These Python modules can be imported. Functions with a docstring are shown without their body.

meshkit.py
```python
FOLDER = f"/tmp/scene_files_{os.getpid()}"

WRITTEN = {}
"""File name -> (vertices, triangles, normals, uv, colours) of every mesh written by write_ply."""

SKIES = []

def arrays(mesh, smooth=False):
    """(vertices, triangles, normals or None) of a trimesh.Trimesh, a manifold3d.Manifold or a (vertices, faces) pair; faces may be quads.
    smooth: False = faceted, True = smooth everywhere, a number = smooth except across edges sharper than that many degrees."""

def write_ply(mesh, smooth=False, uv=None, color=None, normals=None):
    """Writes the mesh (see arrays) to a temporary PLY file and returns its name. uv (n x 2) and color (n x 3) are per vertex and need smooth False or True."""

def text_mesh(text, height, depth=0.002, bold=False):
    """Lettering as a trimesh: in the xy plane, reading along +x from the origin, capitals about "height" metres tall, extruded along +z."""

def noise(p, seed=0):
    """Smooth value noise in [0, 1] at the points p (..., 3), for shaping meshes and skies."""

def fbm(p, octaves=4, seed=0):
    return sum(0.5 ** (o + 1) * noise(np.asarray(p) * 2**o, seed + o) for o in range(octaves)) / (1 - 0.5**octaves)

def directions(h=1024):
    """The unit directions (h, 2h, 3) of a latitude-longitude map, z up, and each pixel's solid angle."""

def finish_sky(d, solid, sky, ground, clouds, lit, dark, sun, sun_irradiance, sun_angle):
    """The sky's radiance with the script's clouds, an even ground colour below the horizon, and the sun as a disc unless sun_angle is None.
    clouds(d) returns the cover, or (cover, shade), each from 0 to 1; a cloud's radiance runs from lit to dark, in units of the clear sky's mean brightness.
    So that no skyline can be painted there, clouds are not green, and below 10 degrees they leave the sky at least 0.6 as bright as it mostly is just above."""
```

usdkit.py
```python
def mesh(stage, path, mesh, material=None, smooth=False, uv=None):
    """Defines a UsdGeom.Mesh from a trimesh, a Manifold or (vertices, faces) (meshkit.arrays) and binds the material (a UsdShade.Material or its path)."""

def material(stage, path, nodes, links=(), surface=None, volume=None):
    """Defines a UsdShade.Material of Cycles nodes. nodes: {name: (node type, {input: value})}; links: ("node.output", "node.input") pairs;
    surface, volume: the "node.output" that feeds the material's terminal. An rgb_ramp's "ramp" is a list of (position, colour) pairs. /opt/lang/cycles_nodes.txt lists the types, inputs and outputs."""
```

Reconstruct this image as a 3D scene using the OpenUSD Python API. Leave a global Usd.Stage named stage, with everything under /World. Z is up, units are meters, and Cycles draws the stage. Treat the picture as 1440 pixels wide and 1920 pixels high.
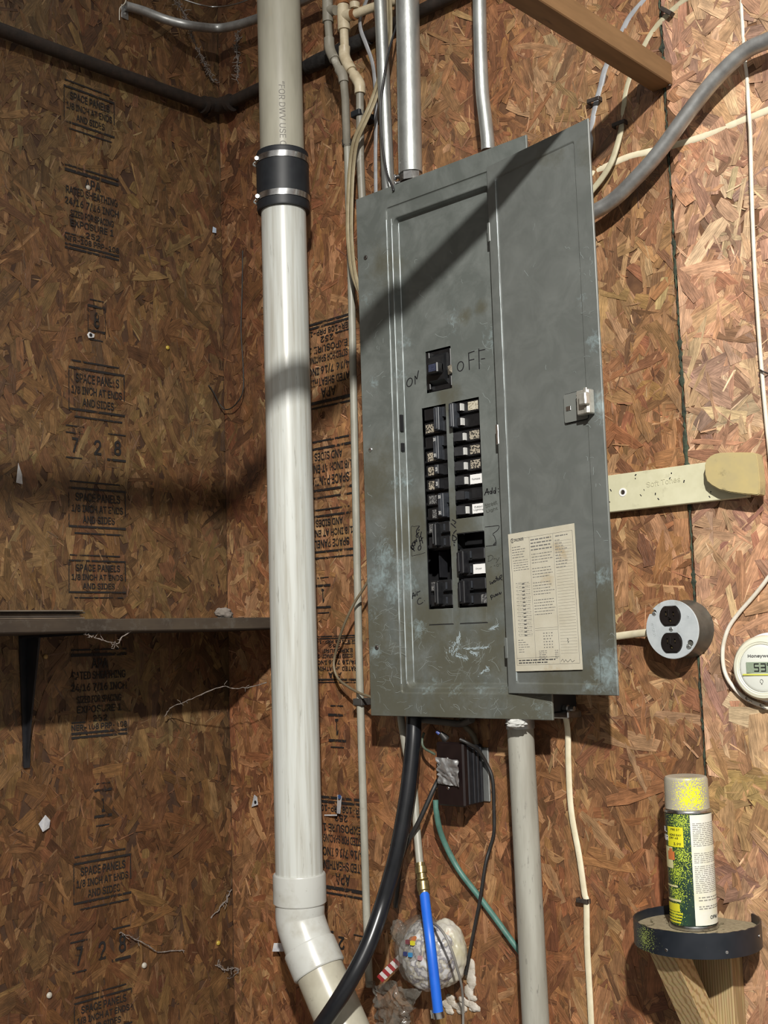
import math
import numpy as np
import trimesh, manifold3d, shapely
from shapely.geometry import Polygon
from pxr import Usd, UsdGeom, UsdLux, UsdShade, Gf, Sdf, Vt
import usdkit, meshkit

stage = Usd.Stage.CreateInMemory()
UsdGeom.SetStageUpAxis(stage, UsdGeom.Tokens.z)
UsdGeom.SetStageMetersPerUnit(stage, 1.0)
UsdGeom.Xform.Define(stage, '/World')
UsdGeom.Scope.Define(stage, '/World/Looks')

# ------------------------------------------------------------------ camera
# world: the room corner is the z axis; the panel's wall is the plane y = 0 (room at y < 0, x to the right),
# the left wall is the plane x = 0; z = height above the floor.
FPX = 2227.48
PITCH, ROLL, YAW = np.radians([6.2024, -1.7903, 42.7351])
EYE = np.array([2.0143, -1.6698, 1.5])
FW = np.array([-np.sin(YAW) * np.cos(PITCH), np.cos(YAW) * np.cos(PITCH), np.sin(PITCH)])
_r = np.cross(FW, [0, 0, 1.0]); _r /= np.linalg.norm(_r); _u = np.cross(_r, FW)
RT = math.cos(ROLL) * _r + math.sin(ROLL) * _u
UP = -math.sin(ROLL) * _r + math.cos(ROLL) * _u
cam = UsdGeom.Camera.Define(stage, '/World/Camera')
M = np.eye(4); M[0, :3], M[1, :3], M[2, :3], M[3, :3] = RT, UP, -FW, EYE
UsdGeom.Xformable(cam).AddTransformOp().Set(Gf.Matrix4d(M.tolist()))
cam.CreateHorizontalApertureAttr(36.0)
cam.CreateVerticalApertureAttr(48.0)
cam.CreateFocalLengthAttr(36.0 * FPX / 1440)
cam.CreateClippingRangeAttr(Gf.Vec2f(0.05, 100))
cam.CreateExposureAttr(1.1)

# ------------------------------------------------------------------ light: one bulb behind and above the camera, dim bounce from the rest of the shed
LAMP = np.array([3.2, -2.9, 3.47])
lamp = UsdLux.SphereLight.Define(stage, '/World/CeilingBulb')
lamp.CreateRadiusAttr(0.05)
lamp.CreateIntensityAttr(5050.0)
lamp.CreateColorAttr(Gf.Vec3f(1.0, 0.97, 0.91))
_d = np.array([1.7, 0, 1.0]) - LAMP; _d /= np.linalg.norm(_d); _x = np.cross([0, 0, 1.0], -_d); _x /= np.linalg.norm(_x); _y = np.cross(-_d, _x)   # a bulb in a reflector, aimed down at the wall
_m = np.eye(4); _m[0, :3], _m[1, :3], _m[2, :3], _m[3, :3] = _x, _y, -_d, LAMP
UsdGeom.Xformable(lamp).AddTransformOp().Set(Gf.Matrix4d(_m.tolist()))
_sh = UsdLux.ShapingAPI.Apply(lamp.GetPrim()); _sh.CreateShapingConeAngleAttr(41.0); _sh.CreateShapingConeSoftnessAttr(1.0)
dome = UsdLux.DomeLight.Define(stage, '/World/Bounce')
dome.CreateIntensityAttr(0.056)
dome.CreateColorAttr(Gf.Vec3f(1.0, 0.95, 0.88))

# ------------------------------------------------------------------ measuring: a pixel's line of sight met with a wall-parallel plane
def ray(x, y): return FW + RT * (x - 720) / FPX - UP * (y - 960) / FPX
def P(x, y, n=0.0):
    q = ray(x, y); return EYE + q * ((-n - EYE[1]) / q[1])
def PL(x, y, n=0.0):
    q = ray(x, y); return EYE + q * ((n - EYE[0]) / q[0])
def Ps(pts, n=0.0):
    return [P(p[0], p[1], p[2] if len(p) > 2 else n) for p in pts]

# ------------------------------------------------------------------ naming and tagging
_used = {}
def numbered(parent, name):
    k = _used.get((parent, name), 0); _used[(parent, name)] = k + 1
    return name if k == 0 else f'{name}_{k:03d}'
class Node:
    def __init__(s, path, base): s.path, s.base = path, np.array(base, float)
    def prim(s): return stage.GetPrimAtPath(s.path)
def tag(o, label=None, cat=None, group=None, kind=None):
    pr = o.prim()
    for k, v in (('label', label), ('category', cat), ('group', group), ('kind', kind)):
        if v: pr.SetCustomDataByKey(k, v)
    return o
def thing(name, label, cat, base, group=None, kind=None):
    path = '/World/' + numbered('/World', name)
    x = UsdGeom.Xform.Define(stage, path); x.AddTranslateOp().Set(Gf.Vec3d(*map(float, base)))
    return tag(Node(path, base), label, cat, group, kind)
def struct(name):
    path = '/World/' + numbered('/World', name)
    UsdGeom.Xform.Define(stage, path)
    return tag(Node(path, (0, 0, 0)), kind='structure')
def obj(name, mesh, mat, parent=None, smooth=False, label=None, kind=None, prim_data=None):
    root = parent.path if parent else '/World'
    path = root + '/' + numbered(root, name)
    if isinstance(mesh, list): mesh = join(mesh)
    v, f, n = meshkit.arrays(mesh, False)
    base = parent.base if parent else np.zeros(3)
    m = usdkit.mesh(stage, path, (v - base, f), mat, smooth=smooth)
    if prim_data:
        api = UsdGeom.PrimvarsAPI(m)
        for k, a in prim_data.items():
            t = Sdf.ValueTypeNames.Color3fArray if k == 'tint' else Sdf.ValueTypeNames.Float3Array
            api.CreatePrimvar(k, t, 'vertex').Set(Vt.Vec3fArray.FromNumpy(np.asarray(a, np.float32)))
    o = Node(path, base)
    return tag(o, label=label, kind=kind)

# ------------------------------------------------------------------ mesh helpers; every mesh is (vertices, triangles)
def VF(m):
    v, f, _ = meshkit.arrays(m, False); return v, f
def join(ms):
    vs, fs, k = [], [], 0
    for m in ms:
        v, f = VF(m); vs.append(v); fs.append(f + k); k += len(v)
    return np.vstack(vs), np.vstack(fs)
def hull(pts):
    return VF(manifold3d.Manifold.hull_points(np.asarray(list(pts), float)))
def box(x0, x1, y0, y1, z0, z1, b=0.0):
    """axis-aligned box with chamfered edges"""
    if b <= 0:
        return hull([(x, y, z) for x in (x0, x1) for y in (y0, y1) for z in (z0, z1)])
    b = min(b, abs(x1 - x0) / 3, abs(y1 - y0) / 3, abs(z1 - z0) / 3)
    pts = []
    for x, sx in ((min(x0, x1), b), (max(x0, x1), -b)):
        for y, sy in ((min(y0, y1), b), (max(y0, y1), -b)):
            for z, sz in ((min(z0, z1), b), (max(z0, z1), -b)):
                pts += [(x, y + sy, z + sz), (x + sx, y, z + sz), (x + sx, y + sy, z)]
    return hull(pts)
def wbox(x0, x1, n0, n1, z0, z1, b=0.0):  # box on the panel's wall, n = distance out from the wall
    return box(x0, x1, -n1, -n0, z0, z1, b)
def spline(pts, per=8):
    p = np.asarray(pts, float)
    if len(p) < 3: return p
    q = np.vstack([2 * p[0] - p[1], p, 2 * p[-1] - p[-2]])
    out = []
    for i in range(1, len(q) - 2):
        a, b, c, d = q[i - 1:i + 3]
        for t in np.arange(per) / per:
            out.append(.5 * ((2 * b) + (c - a) * t + (2 * a - 5 * b + 4 * c - d) * t * t + (3 * b - a - 3 * c + d) * t ** 3))
    out.append(p[-1]); return np.array(out)
def tube(pts, r, sides=14, flat=None, ref=(0, -1, 0), caps=True, smooth=0):
    """swept tube; r a number or one per point; flat = thickness ratio along ref (flat cables)"""
    p = spline(pts, smooth) if smooth else np.asarray(pts, float)
    k = len(p); r = np.broadcast_to(np.asarray(r, float), (k,)) if np.ndim(r) == 0 else np.interp(np.linspace(0, 1, k), np.linspace(0, 1, len(r)), r)
    T = np.gradient(p, axis=0); T /= np.linalg.norm(T, axis=1, keepdims=True)
    N = np.zeros_like(T); n = np.array(ref, float)
    if abs(n @ T[0]) > .95: n = np.array([0.3, 0.2, 1.0])
    for i in range(k):
        if flat is not None: n = np.array(ref, float)
        n = n - T[i] * (n @ T[i])
        if np.linalg.norm(n) < 1e-3: n = np.cross(T[i], [1, .3, .2])
        n = n / np.linalg.norm(n); N[i] = n
    B = np.cross(T, N)
    a = np.arange(sides) * 2 * np.pi / sides
    q = 1.0 if flat is None else flat
    v = p[:, None] + r[:, None, None] * (np.cos(a)[None, :, None] * B[:, None] + q * np.sin(a)[None, :, None] * N[:, None])
    v = v.reshape(-1, 3); f = []
    i, j = np.meshgrid(np.arange(k - 1), np.arange(sides), indexing='ij')
    A, Bq, C, D = i * sides + j, i * sides + (j + 1) % sides, (i + 1) * sides + (j + 1) % sides, (i + 1) * sides + j
    f = np.concatenate([np.stack([A, Bq, C], -1).reshape(-1, 3), np.stack([A, C, D], -1).reshape(-1, 3)])
    if caps:
        v = np.vstack([v, p[:1], p[-1:]]); c0, c1 = k * sides, k * sides + 1
        jj = np.arange(sides); e = (k - 1) * sides
        f = np.vstack([f, np.stack([np.full(sides, c0), (jj + 1) % sides, jj], -1), np.stack([np.full(sides, c1), e + jj, e + (jj + 1) % sides], -1)])
    return v, f
def lathe(profile, origin, axis, sides=40, arc=None, start=0.0):
    """profile: (radius, along) pairs round the axis through origin"""
    axis = np.asarray(axis, float); axis /= np.linalg.norm(axis)
    a = np.cross(axis, [0.31, 0.17, 0.9]) if abs(axis[2]) < .9 else np.array([1.0, 0, 0]); a -= axis * (a @ axis); a /= np.linalg.norm(a); b = np.cross(axis, a)
    pr = np.asarray(profile, float); full = arc is None
    t = start + (np.arange(sides) * 2 * np.pi / sides if full else np.linspace(0, arc, sides))
    v = np.asarray(origin)[None, None] + pr[:, None, 0, None] * (np.cos(t)[None, :, None] * a + np.sin(t)[None, :, None] * b) + pr[:, None, 1, None] * axis
    k = len(pr); f = []
    for i in range(k - 1):
        for j in range(sides if full else sides - 1):
            j2 = (j + 1) % sides
            f += [(i * sides + j, i * sides + j2, (i + 1) * sides + j2), (i * sides + j, (i + 1) * sides + j2, (i + 1) * sides + j)]
    return v.reshape(-1, 3), np.array(f)
def disc(c, axis, r, h, b=0.0, sides=32):
    b = min(b, r * .4, h * .45)
    return lathe([(0, 0), (r, 0), (r, h - b), (r - b, h), (0, h)], c, axis, sides)
def prism(poly, n0, n1, place=None):
    """polygon in (x, z) standing out from the panel's wall between n0 and n1"""
    g = poly if not isinstance(poly, (list, tuple)) else Polygon(poly)
    if not g.is_valid: g = g.buffer(0)
    parts = []
    for q in getattr(g, 'geoms', [g]):
        m = trimesh.creation.extrude_polygon(q, n1 - n0, engine='earcut')
        v = np.array(m.vertices); w = np.stack([v[:, 0], -(v[:, 2] + n0), v[:, 1]], 1)
        parts.append((w, np.array(m.faces)))
    v, f = join(parts)
    return (place(v), f) if place else (v, f)
def rrect(x0, x1, z0, z1, r, k=5):
    a = np.linspace(0, np.pi / 2, k + 1); out = []
    for cx, cz, o in ((x1 - r, z1 - r, 0), (x0 + r, z1 - r, 1), (x0 + r, z0 + r, 2), (x1 - r, z0 + r, 3)):
        out += [(cx + r * math.cos(t + o * math.pi / 2), cz + r * math.sin(t + o * math.pi / 2)) for t in a]
    return np.array(out)
def rings(loops, closed_first=False):
    """loops: equal-length (x, n, z) rings joined by strips"""
    v = np.vstack(loops); k = len(loops[0]); f = []
    for i in range(len(loops) - 1):
        for j in range(k):
            j2 = (j + 1) % k
            f += [(i * k + j, (i + 1) * k + j, (i + 1) * k + j2), (i * k + j, (i + 1) * k + j2, i * k + j2)]
    return v, np.array(f)
_text = {}
def text(s, bold=False):
    if (s, bold) not in _text:
        v, f = VF(meshkit.text_mesh(s, 1.0, 0.02, bold)); v = v.copy()
        _text[(s, bold)] = (v, f)
    return _text[(s, bold)]
def text_in(s, u0, u1, v0, v1, place, thick=0.0004, bold=False):
    """lettering stretched into the rectangle u0..u1, v0..v1; place(u, v, w) -> world"""
    v, f = text(s, bold)
    lo, hi = v.min(0), v.max(0)
    u = u0 + (v[:, 0] - lo[0]) / (hi[0] - lo[0]) * (u1 - u0)
    w = v0 + (v[:, 1] - lo[1]) / (hi[1] - lo[1]) * (v1 - v0)
    return place(np.stack([u, w, v[:, 2] / .02 * thick], 1)), f
def bar(u0, u1, v0, v1, place, thick=0.0004):
    v = np.array([(u, w, t) for t in (0, thick) for u, w in ((u0, v0), (u1, v0), (u1, v1), (u0, v1))], float)
    f = np.array([(4, 5, 6), (4, 6, 7), (0, 1, 5), (0, 5, 4), (1, 2, 6), (1, 6, 5), (2, 3, 7), (2, 7, 6), (3, 0, 4), (3, 4, 7)])
    return place(v), f
def stroke(pts, width, place, thick=0.0003):
    """a pen or ink line through (u, v) points"""
    p = np.asarray(pts, float)
    if len(p) > 2: p = spline(p, 4)
    T = np.gradient(p, axis=0); T /= np.maximum(np.linalg.norm(T, axis=1, keepdims=True), 1e-9)
    Nn = np.stack([-T[:, 1], T[:, 0]], 1) * width / 2
    a, b = p + Nn, p - Nn; k = len(p)
    v = np.vstack([np.c_[a, np.full(k, thick)], np.c_[b, np.full(k, thick)], np.c_[a, np.zeros(k)], np.c_[b, np.zeros(k)]])
    f = []
    for i in range(k - 1):
        f += [(i, k + i, k + i + 1), (i, k + i + 1, i + 1), (i, i + 1, 2 * k + i + 1), (i, 2 * k + i + 1, 2 * k + i), (k + i, 3 * k + i + 1, k + i + 1), (k + i, 3 * k + i, 3 * k + i + 1)]
    return place(v), np.array(f)

# ------------------------------------------------------------------ materials
def mat(name, c1, c2=None, rough=0.5, metal=0.0, scale=30.0, stretch=(1, 1, 1), bump=0.0, bump_scale=None, spec=0.5, lo=.35, hi=.65, c3=None, scale3=8.0, lo3=.55, hi3=.7, detail=4, rough2=None, stretch3=(1, 1, 1)):
    """principled surface, two tones by noise, a third by a second noise (dirt, wear)"""
    path = '/World/Looks/' + name
    n = {'p': ('principled_bsdf', {'base_color': c1, 'roughness': rough, 'metallic': metal, 'specular_ior_level': spec})}; L = []
    if c2 is not None or bump:
        n['g'] = ('geometry', {}); n['mp'] = ('mapping', {'scale': stretch}); n['t'] = ('noise_texture', {'scale': scale, 'detail': detail, 'roughness': .6})
        L += [('g.position', 'mp.vector'), ('mp.vector', 't.vector')]
    if c2 is not None:
        n['r'] = ('rgb_ramp', {'ramp': [(0, c1), (lo, c1), (hi, c2), (1, c2)]}); L.append(('t.fac', 'r.fac')); out = 'r.color'
        if c3 is not None:
            n['mp3'] = ('mapping', {'scale': stretch3, 'location': (3.1, 1.7, 5.3)})
            n['t3'] = ('noise_texture', {'scale': scale3, 'detail': 6, 'roughness': .65}); n['m3'] = ('map_range', {'from_min': lo3, 'from_max': hi3, 'clamp': True})
            n['x3'] = ('mix_color', {'b': c3}); L += [('g.position', 'mp3.vector'), ('mp3.vector', 't3.vector'), ('t3.fac', 'm3.value'), ('m3.result', 'x3.fac'), ('r.color', 'x3.a')]; out = 'x3.result'
        L.append((out, 'p.base_color'))
    if bump:
        n['tb'] = ('noise_texture', {'scale': bump_scale or scale, 'detail': 4}); n['b'] = ('bump', {'strength': 1.0, 'distance': bump})
        L += [('mp.vector', 'tb.vector'), ('tb.fac', 'b.height'), ('b.normal', 'p.normal')]
    if rough2 is not None and c2 is not None:
        n['rr'] = ('map_range', {'from_min': lo, 'from_max': hi, 'to_min': rough, 'to_max': rough2, 'clamp': True}); L += [('t.fac', 'rr.value'), ('rr.result', 'p.roughness')]
    return usdkit.material(stage, path, n, L, surface='p.BSDF')

def strand_mat(name, rough):
    """wood strands: each strand's own colour, grain running along it"""
    n = {'a': ('attribute', {'attribute': 'tint'}), 'g': ('attribute', {'attribute': 'grain'}),
         't': ('noise_texture', {'scale': 1.0, 'detail': 3, 'roughness': .6}), 'r': ('map_range', {'from_min': .25, 'from_max': .75, 'to_min': .55, 'to_max': 1.40}),
         't2': ('noise_texture', {'scale': .18, 'detail': 2}), 'r2': ('map_range', {'from_min': .3, 'from_max': .7, 'to_min': .8, 'to_max': 1.2}),
         'm': ('vector_math', {'math_type': 'scale'}), 'm2': ('vector_math', {'math_type': 'scale'}),
         'b': ('bump', {'distance': .0007, 'strength': .9}), 'go': ('geometry', {}), 't3': ('noise_texture', {'scale': 34.0, 'detail': 4, 'roughness': .6}), 'r3': ('map_range', {'from_min': .3, 'from_max': .7, 'to_min': .70, 'to_max': 1.30}), 'm3': ('vector_math', {'math_type': 'scale'}), 'p': ('principled_bsdf', {'roughness': rough, 'specular_ior_level': .5})}
    L = [('g.vector', 't.vector'), ('g.vector', 't2.vector'), ('t.fac', 'r.value'), ('t2.fac', 'r2.value'), ('a.vector', 'm.vector1'), ('r.result', 'm.scale'), ('m.vector', 'm2.vector1'), ('r2.result', 'm2.scale'),
         ('go.position', 't3.vector'), ('t3.fac', 'r3.value'), ('m2.vector', 'm3.vector1'), ('r3.result', 'm3.scale'), ('m3.vector', 'p.base_color'), ('t.fac', 'b.height'), ('b.normal', 'p.normal')]
    return usdkit.material(stage, '/World/Looks/' + name, n, L, surface='p.BSDF')

STRAND = strand_mat('wood_strands', .48)
BOARD = mat('pressed_board', (.16, .075, .032), (.09, .04, .018), .7, scale=40)
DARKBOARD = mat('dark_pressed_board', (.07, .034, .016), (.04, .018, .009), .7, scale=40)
def ink_mat():
    n = {'g': ('geometry', {}), 't': ('noise_texture', {'scale': 160.0, 'detail': 3}), 't2': ('noise_texture', {'scale': 26.0, 'detail': 3}), 'm': ('math', {'math_type': 'add'}),
         'r': ('map_range', {'from_min': .76, 'from_max': .94, 'to_min': 0, 'to_max': .97}), 'd': ('principled_bsdf', {'base_color': (.012, .010, .010), 'roughness': .7}), 'c': ('transparent_bsdf', {}), 'x': ('mix_closure', {})}
    L = [('g.position', 't.vector'), ('g.position', 't2.vector'), ('t.fac', 'm.value1'), ('t2.fac', 'm.value2'), ('m.value', 'r.value'), ('r.result', 'x.fac'), ('c.BSDF', 'x.closure1'), ('d.BSDF', 'x.closure2')]
    return usdkit.material(stage, '/World/Looks/stamp_ink', n, L, surface='x.closure')
INK = ink_mat()
PEN = mat('marker_ink', (.010, .010, .012), rough=.55)

# ------------------------------------------------------------------ the setting
CONC = mat('concrete_floor', (.25, .24, .22), (.16, .15, .14), .8, scale=14)
fl = struct('floor'); obj('slab', box(-.3, 4.2, -4.2, .3, -.12, 0), CONC, fl)
wr = struct('wall_right'); wl = struct('wall_left')
SEAM = 1.118
TH = .011
sh1 = obj('board_sheet', box(0.0, SEAM - .0016, 0, TH, 0, 3.3), BOARD, wr)
sh2 = obj('board_sheet', box(SEAM + .0016, 2.338, 0, TH, 0, 3.3), BOARD, wr)
obj('board_sheet', box(2.341, 4.2, 0, TH, 0, 3.3), BOARD, wr)
obj('stud', box(SEAM - .019, SEAM + .019, TH, TH + .089, 0, 3.3), mat('seam_gap', (.05, .075, .05), (.02, .02, .015), .9, scale=60), wr)
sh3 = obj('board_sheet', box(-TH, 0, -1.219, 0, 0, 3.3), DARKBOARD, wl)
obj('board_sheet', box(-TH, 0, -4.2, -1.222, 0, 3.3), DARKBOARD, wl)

def strands(rng, count, x0, x1, z0, z1, palette, weights, width=(.007, .034), length=(.03, .12), spread=38, shade=None):
    """count wood strands scattered on a sheet: arrays of 16 vertices each in (along the wall, up, out) and their colours"""
    c = np.stack([rng.uniform(x0, x1, count), rng.uniform(z0, z1, count)], 1)
    ang = np.where(rng.random(count) < .75, rng.normal(0, spread, count), rng.uniform(-90, 90, count)) * np.pi / 180
    Ln = rng.uniform(*length, count) * rng.uniform(.6, 1.15, count); W = width[0] + (width[1] - width[0]) * rng.random(count) ** 1.5
    W = np.minimum(W, Ln * .7)
    small = rng.random(count) < .20
    W = np.where(small, rng.uniform(.0012, .0035, count), W); Ln = np.where(small, rng.uniform(.012, .04, count), Ln)
    a = np.array([-.5, -.18, .2, .5, .5, .2, -.18, -.5]); b = np.array([-.5, -.5, -.5, -.5, .5, .5, .5, .5])
    A = a[None] * Ln[:, None] + rng.normal(0, 1, (count, 8)) * (.06 * Ln[:, None] * (np.abs(a) > .4) + .0)
    Bv = (b[None] * W[:, None]) * (1 + rng.normal(0, .13, (count, 8))) * np.where(np.abs(a) > .4, rng.uniform(.45, 1.0, (count, 8)), 1)
    ta, tb = np.clip(rng.normal(0, .012, count), -.03, .03), np.clip(rng.normal(0, .045, count), -.11, .11)
    h = rng.uniform(.0005, .0017, count)[:, None] + A * ta[:, None] + Bv * tb[:, None] + np.where(small, .0006, 0)[:, None]
    h = np.clip(h, .0002, .0036)
    ca, sa = np.cos(ang)[:, None], np.sin(ang)[:, None]
    X = c[:, :1] + A * sa + Bv * ca; Z = c[:, 1:] + A * ca - Bv * sa
    X = np.clip(X, x0, x1)
    V = np.concatenate([np.stack([X, Z, h], -1), np.stack([X, Z, np.maximum(h - .0011, -.0002)], -1)], 1)
    pal = np.array(palette, float); k = rng.choice(len(pal), count, p=np.array(weights) / np.sum(weights))
    m = pal.mean(0); patch = (meshkit.fbm(np.c_[c * 6.5, np.full(count, x0 * 3 + 1.7)], 3, 9) - .5)[:, None]   # redder and yellower areas
    col = (m + (pal[k] - m) * .66) * (1 + patch * np.array([-.05, .38, .55])) * rng.uniform(.84, 1.18, (count, 1)) * (1 + rng.normal(0, .035, (count, 3)))
    col = np.where(small[:, None], col * 1.2 + .02, col)
    if shade is not None: col = shade(c, col)
    tint = np.repeat(np.clip(col, .005, .8)[:, None], 16, 1)
    ids = rng.uniform(0, 900, count)[:, None]
    grain = np.stack([np.concatenate([A, A], 1) * 55, np.concatenate([Bv, Bv], 1) * 620, np.repeat(ids, 16, 1)], -1)
    return V, tint, grain, Ln * W, h.mean(1), c
TOP = [(0, 7, 1), (1, 7, 6), (1, 6, 2), (2, 6, 5), (2, 5, 3), (3, 5, 4)]
SIDE = [t for i in range(8) for t in ((i, (i + 1) % 8, 8 + (i + 1) % 8), (i, 8 + (i + 1) % 8, 8 + i))]
SF = np.array(TOP + SIDE)
def lay(parent, S, place, seen, singles=170):
    V, tint, grain, area, hgt, c = S
    W = place(V)
    score = area * (hgt > np.quantile(hgt, .72)) * seen(c)
    pick = np.argsort(-score)[:singles]; pick = pick[score[pick] > 0]
    rest = np.setdiff1d(np.arange(len(V)), pick)
    f = (SF[None] + 16 * np.arange(len(rest))[:, None, None]).reshape(-1, 3)
    obj('wood_strands', (W[rest].reshape(-1, 3), f), STRAND, parent, kind='stuff', prim_data={'tint': tint[rest].reshape(-1, 3), 'grain': grain[rest].reshape(-1, 3)})
    for i in pick:
        obj('wood_strand', (W[i], SF), STRAND, parent, prim_data={'tint': tint[i], 'grain': grain[i]})
onR = lambda V: np.stack([V[..., 0], -V[..., 2], V[..., 1]], -1)
onL = lambda V: np.stack([V[..., 2], V[..., 0], V[..., 1]], -1)
rng = np.random.default_rng(11)
PAL_A = [(.245, .118, .052), (.33, .18, .088), (.105, .043, .022), (.205, .083, .038), (.42, .26, .135), (.27, .14, .055)]
def redder_low(c, col):
    return col * (1 - np.clip((1.50 - c[:, 1]) / .25, 0, 1)[:, None] * np.array([.12, .19, .24]))  # low boards are a redder, darker wood
def darker_corner(c, col):   # darker strip up in the corner, redder boards low down
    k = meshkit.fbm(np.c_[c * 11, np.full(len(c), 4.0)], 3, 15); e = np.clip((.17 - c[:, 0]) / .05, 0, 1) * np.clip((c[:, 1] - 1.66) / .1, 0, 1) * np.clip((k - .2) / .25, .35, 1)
    return redder_low(c, col) * (1 - e[:, None] * np.array([.50, .56, .60]))
S = strands(rng, 12500, .002, SEAM - .003, .45, 3.0, PAL_A, [5, 3.2, 3.4, 3.4, 1.2, 2.5], shade=darker_corner)
lay(sh1, S, onR, lambda c: (c[:, 1] > .85) & (c[:, 1] < 2.75) & ((c[:, 0] < .5) | (c[:, 0] > .9) | (c[:, 1] < 1.35) | (c[:, 1] > 2.4)))
PAL_B = [(.43, .250, .142), (.51, .325, .19), (.17, .080, .050), (.34, .180, .105), (.62, .43, .26), (.25, .140, .105)]
OS = np.array([P(1405, 1490)[0], P(1405, 1490)[2]])
def overspray(c, col):   # yellow-green paint haze on the board behind the spray can
    m = np.clip(1 - np.hypot(c[:, 0] - OS[0], (c[:, 1] - OS[1]) * 1.1) / .10, 0, 1)[:, None] * .55
    return redder_low(c, col) * (1 - m) + np.array([.36, .31, .09]) * m
S = strands(rng, 7000, SEAM + .003, 2.0, .6, 2.75, PAL_B, [5, 4, 2, 3.5, 2.2, 1.6], width=(.008, .038), length=(.035, .13), shade=overspray)
lay(sh2, S, onR, lambda c: (c[:, 1] > .9) & (c[:, 1] < 2.5) & (c[:, 0] < 1.35), 130)
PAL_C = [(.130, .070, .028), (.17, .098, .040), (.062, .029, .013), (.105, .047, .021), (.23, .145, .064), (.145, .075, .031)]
def corner_low_tint(c, col):   # darker strip in the corner; low boards redder, with dimmer light painted in
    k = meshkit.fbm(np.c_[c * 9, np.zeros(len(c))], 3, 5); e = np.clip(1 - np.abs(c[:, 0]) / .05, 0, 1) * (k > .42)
    low = np.clip((1.42 - c[:, 1]) / .2, 0, 1)[:, None]
    return col * (1 - .5 * e[:, None]) * (1 - low * np.array([.16, .28, .32]))
S = strands(rng, 11000, -1.15, -.002, .55, 3.05, PAL_C, [5, 3.5, 3, 3, 1.0, 2], spread=30, shade=corner_low_tint)
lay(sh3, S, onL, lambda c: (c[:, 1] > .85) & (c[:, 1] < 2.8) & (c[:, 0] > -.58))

g = np.random.default_rng(44); zz = np.arange(.7, 2.7, .006); rr = np.clip(g.normal(.0013, .0006, len(zz)), .0003, .003) * (1 + 1.2 * (meshkit.fbm(np.c_[zz * 6, 0 * zz, 0 * zz], 2, 3) > .55))
obj('seam_grime', tube(np.c_[SEAM + g.normal(0, .0007, len(zz)), np.full(len(zz), -.0012), zz], rr, 7, flat=.45), mat('green_black_grime', (.012, .013, .010), (.055, .075, .045), .9, scale=70), wr, kind='stuff')

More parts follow.
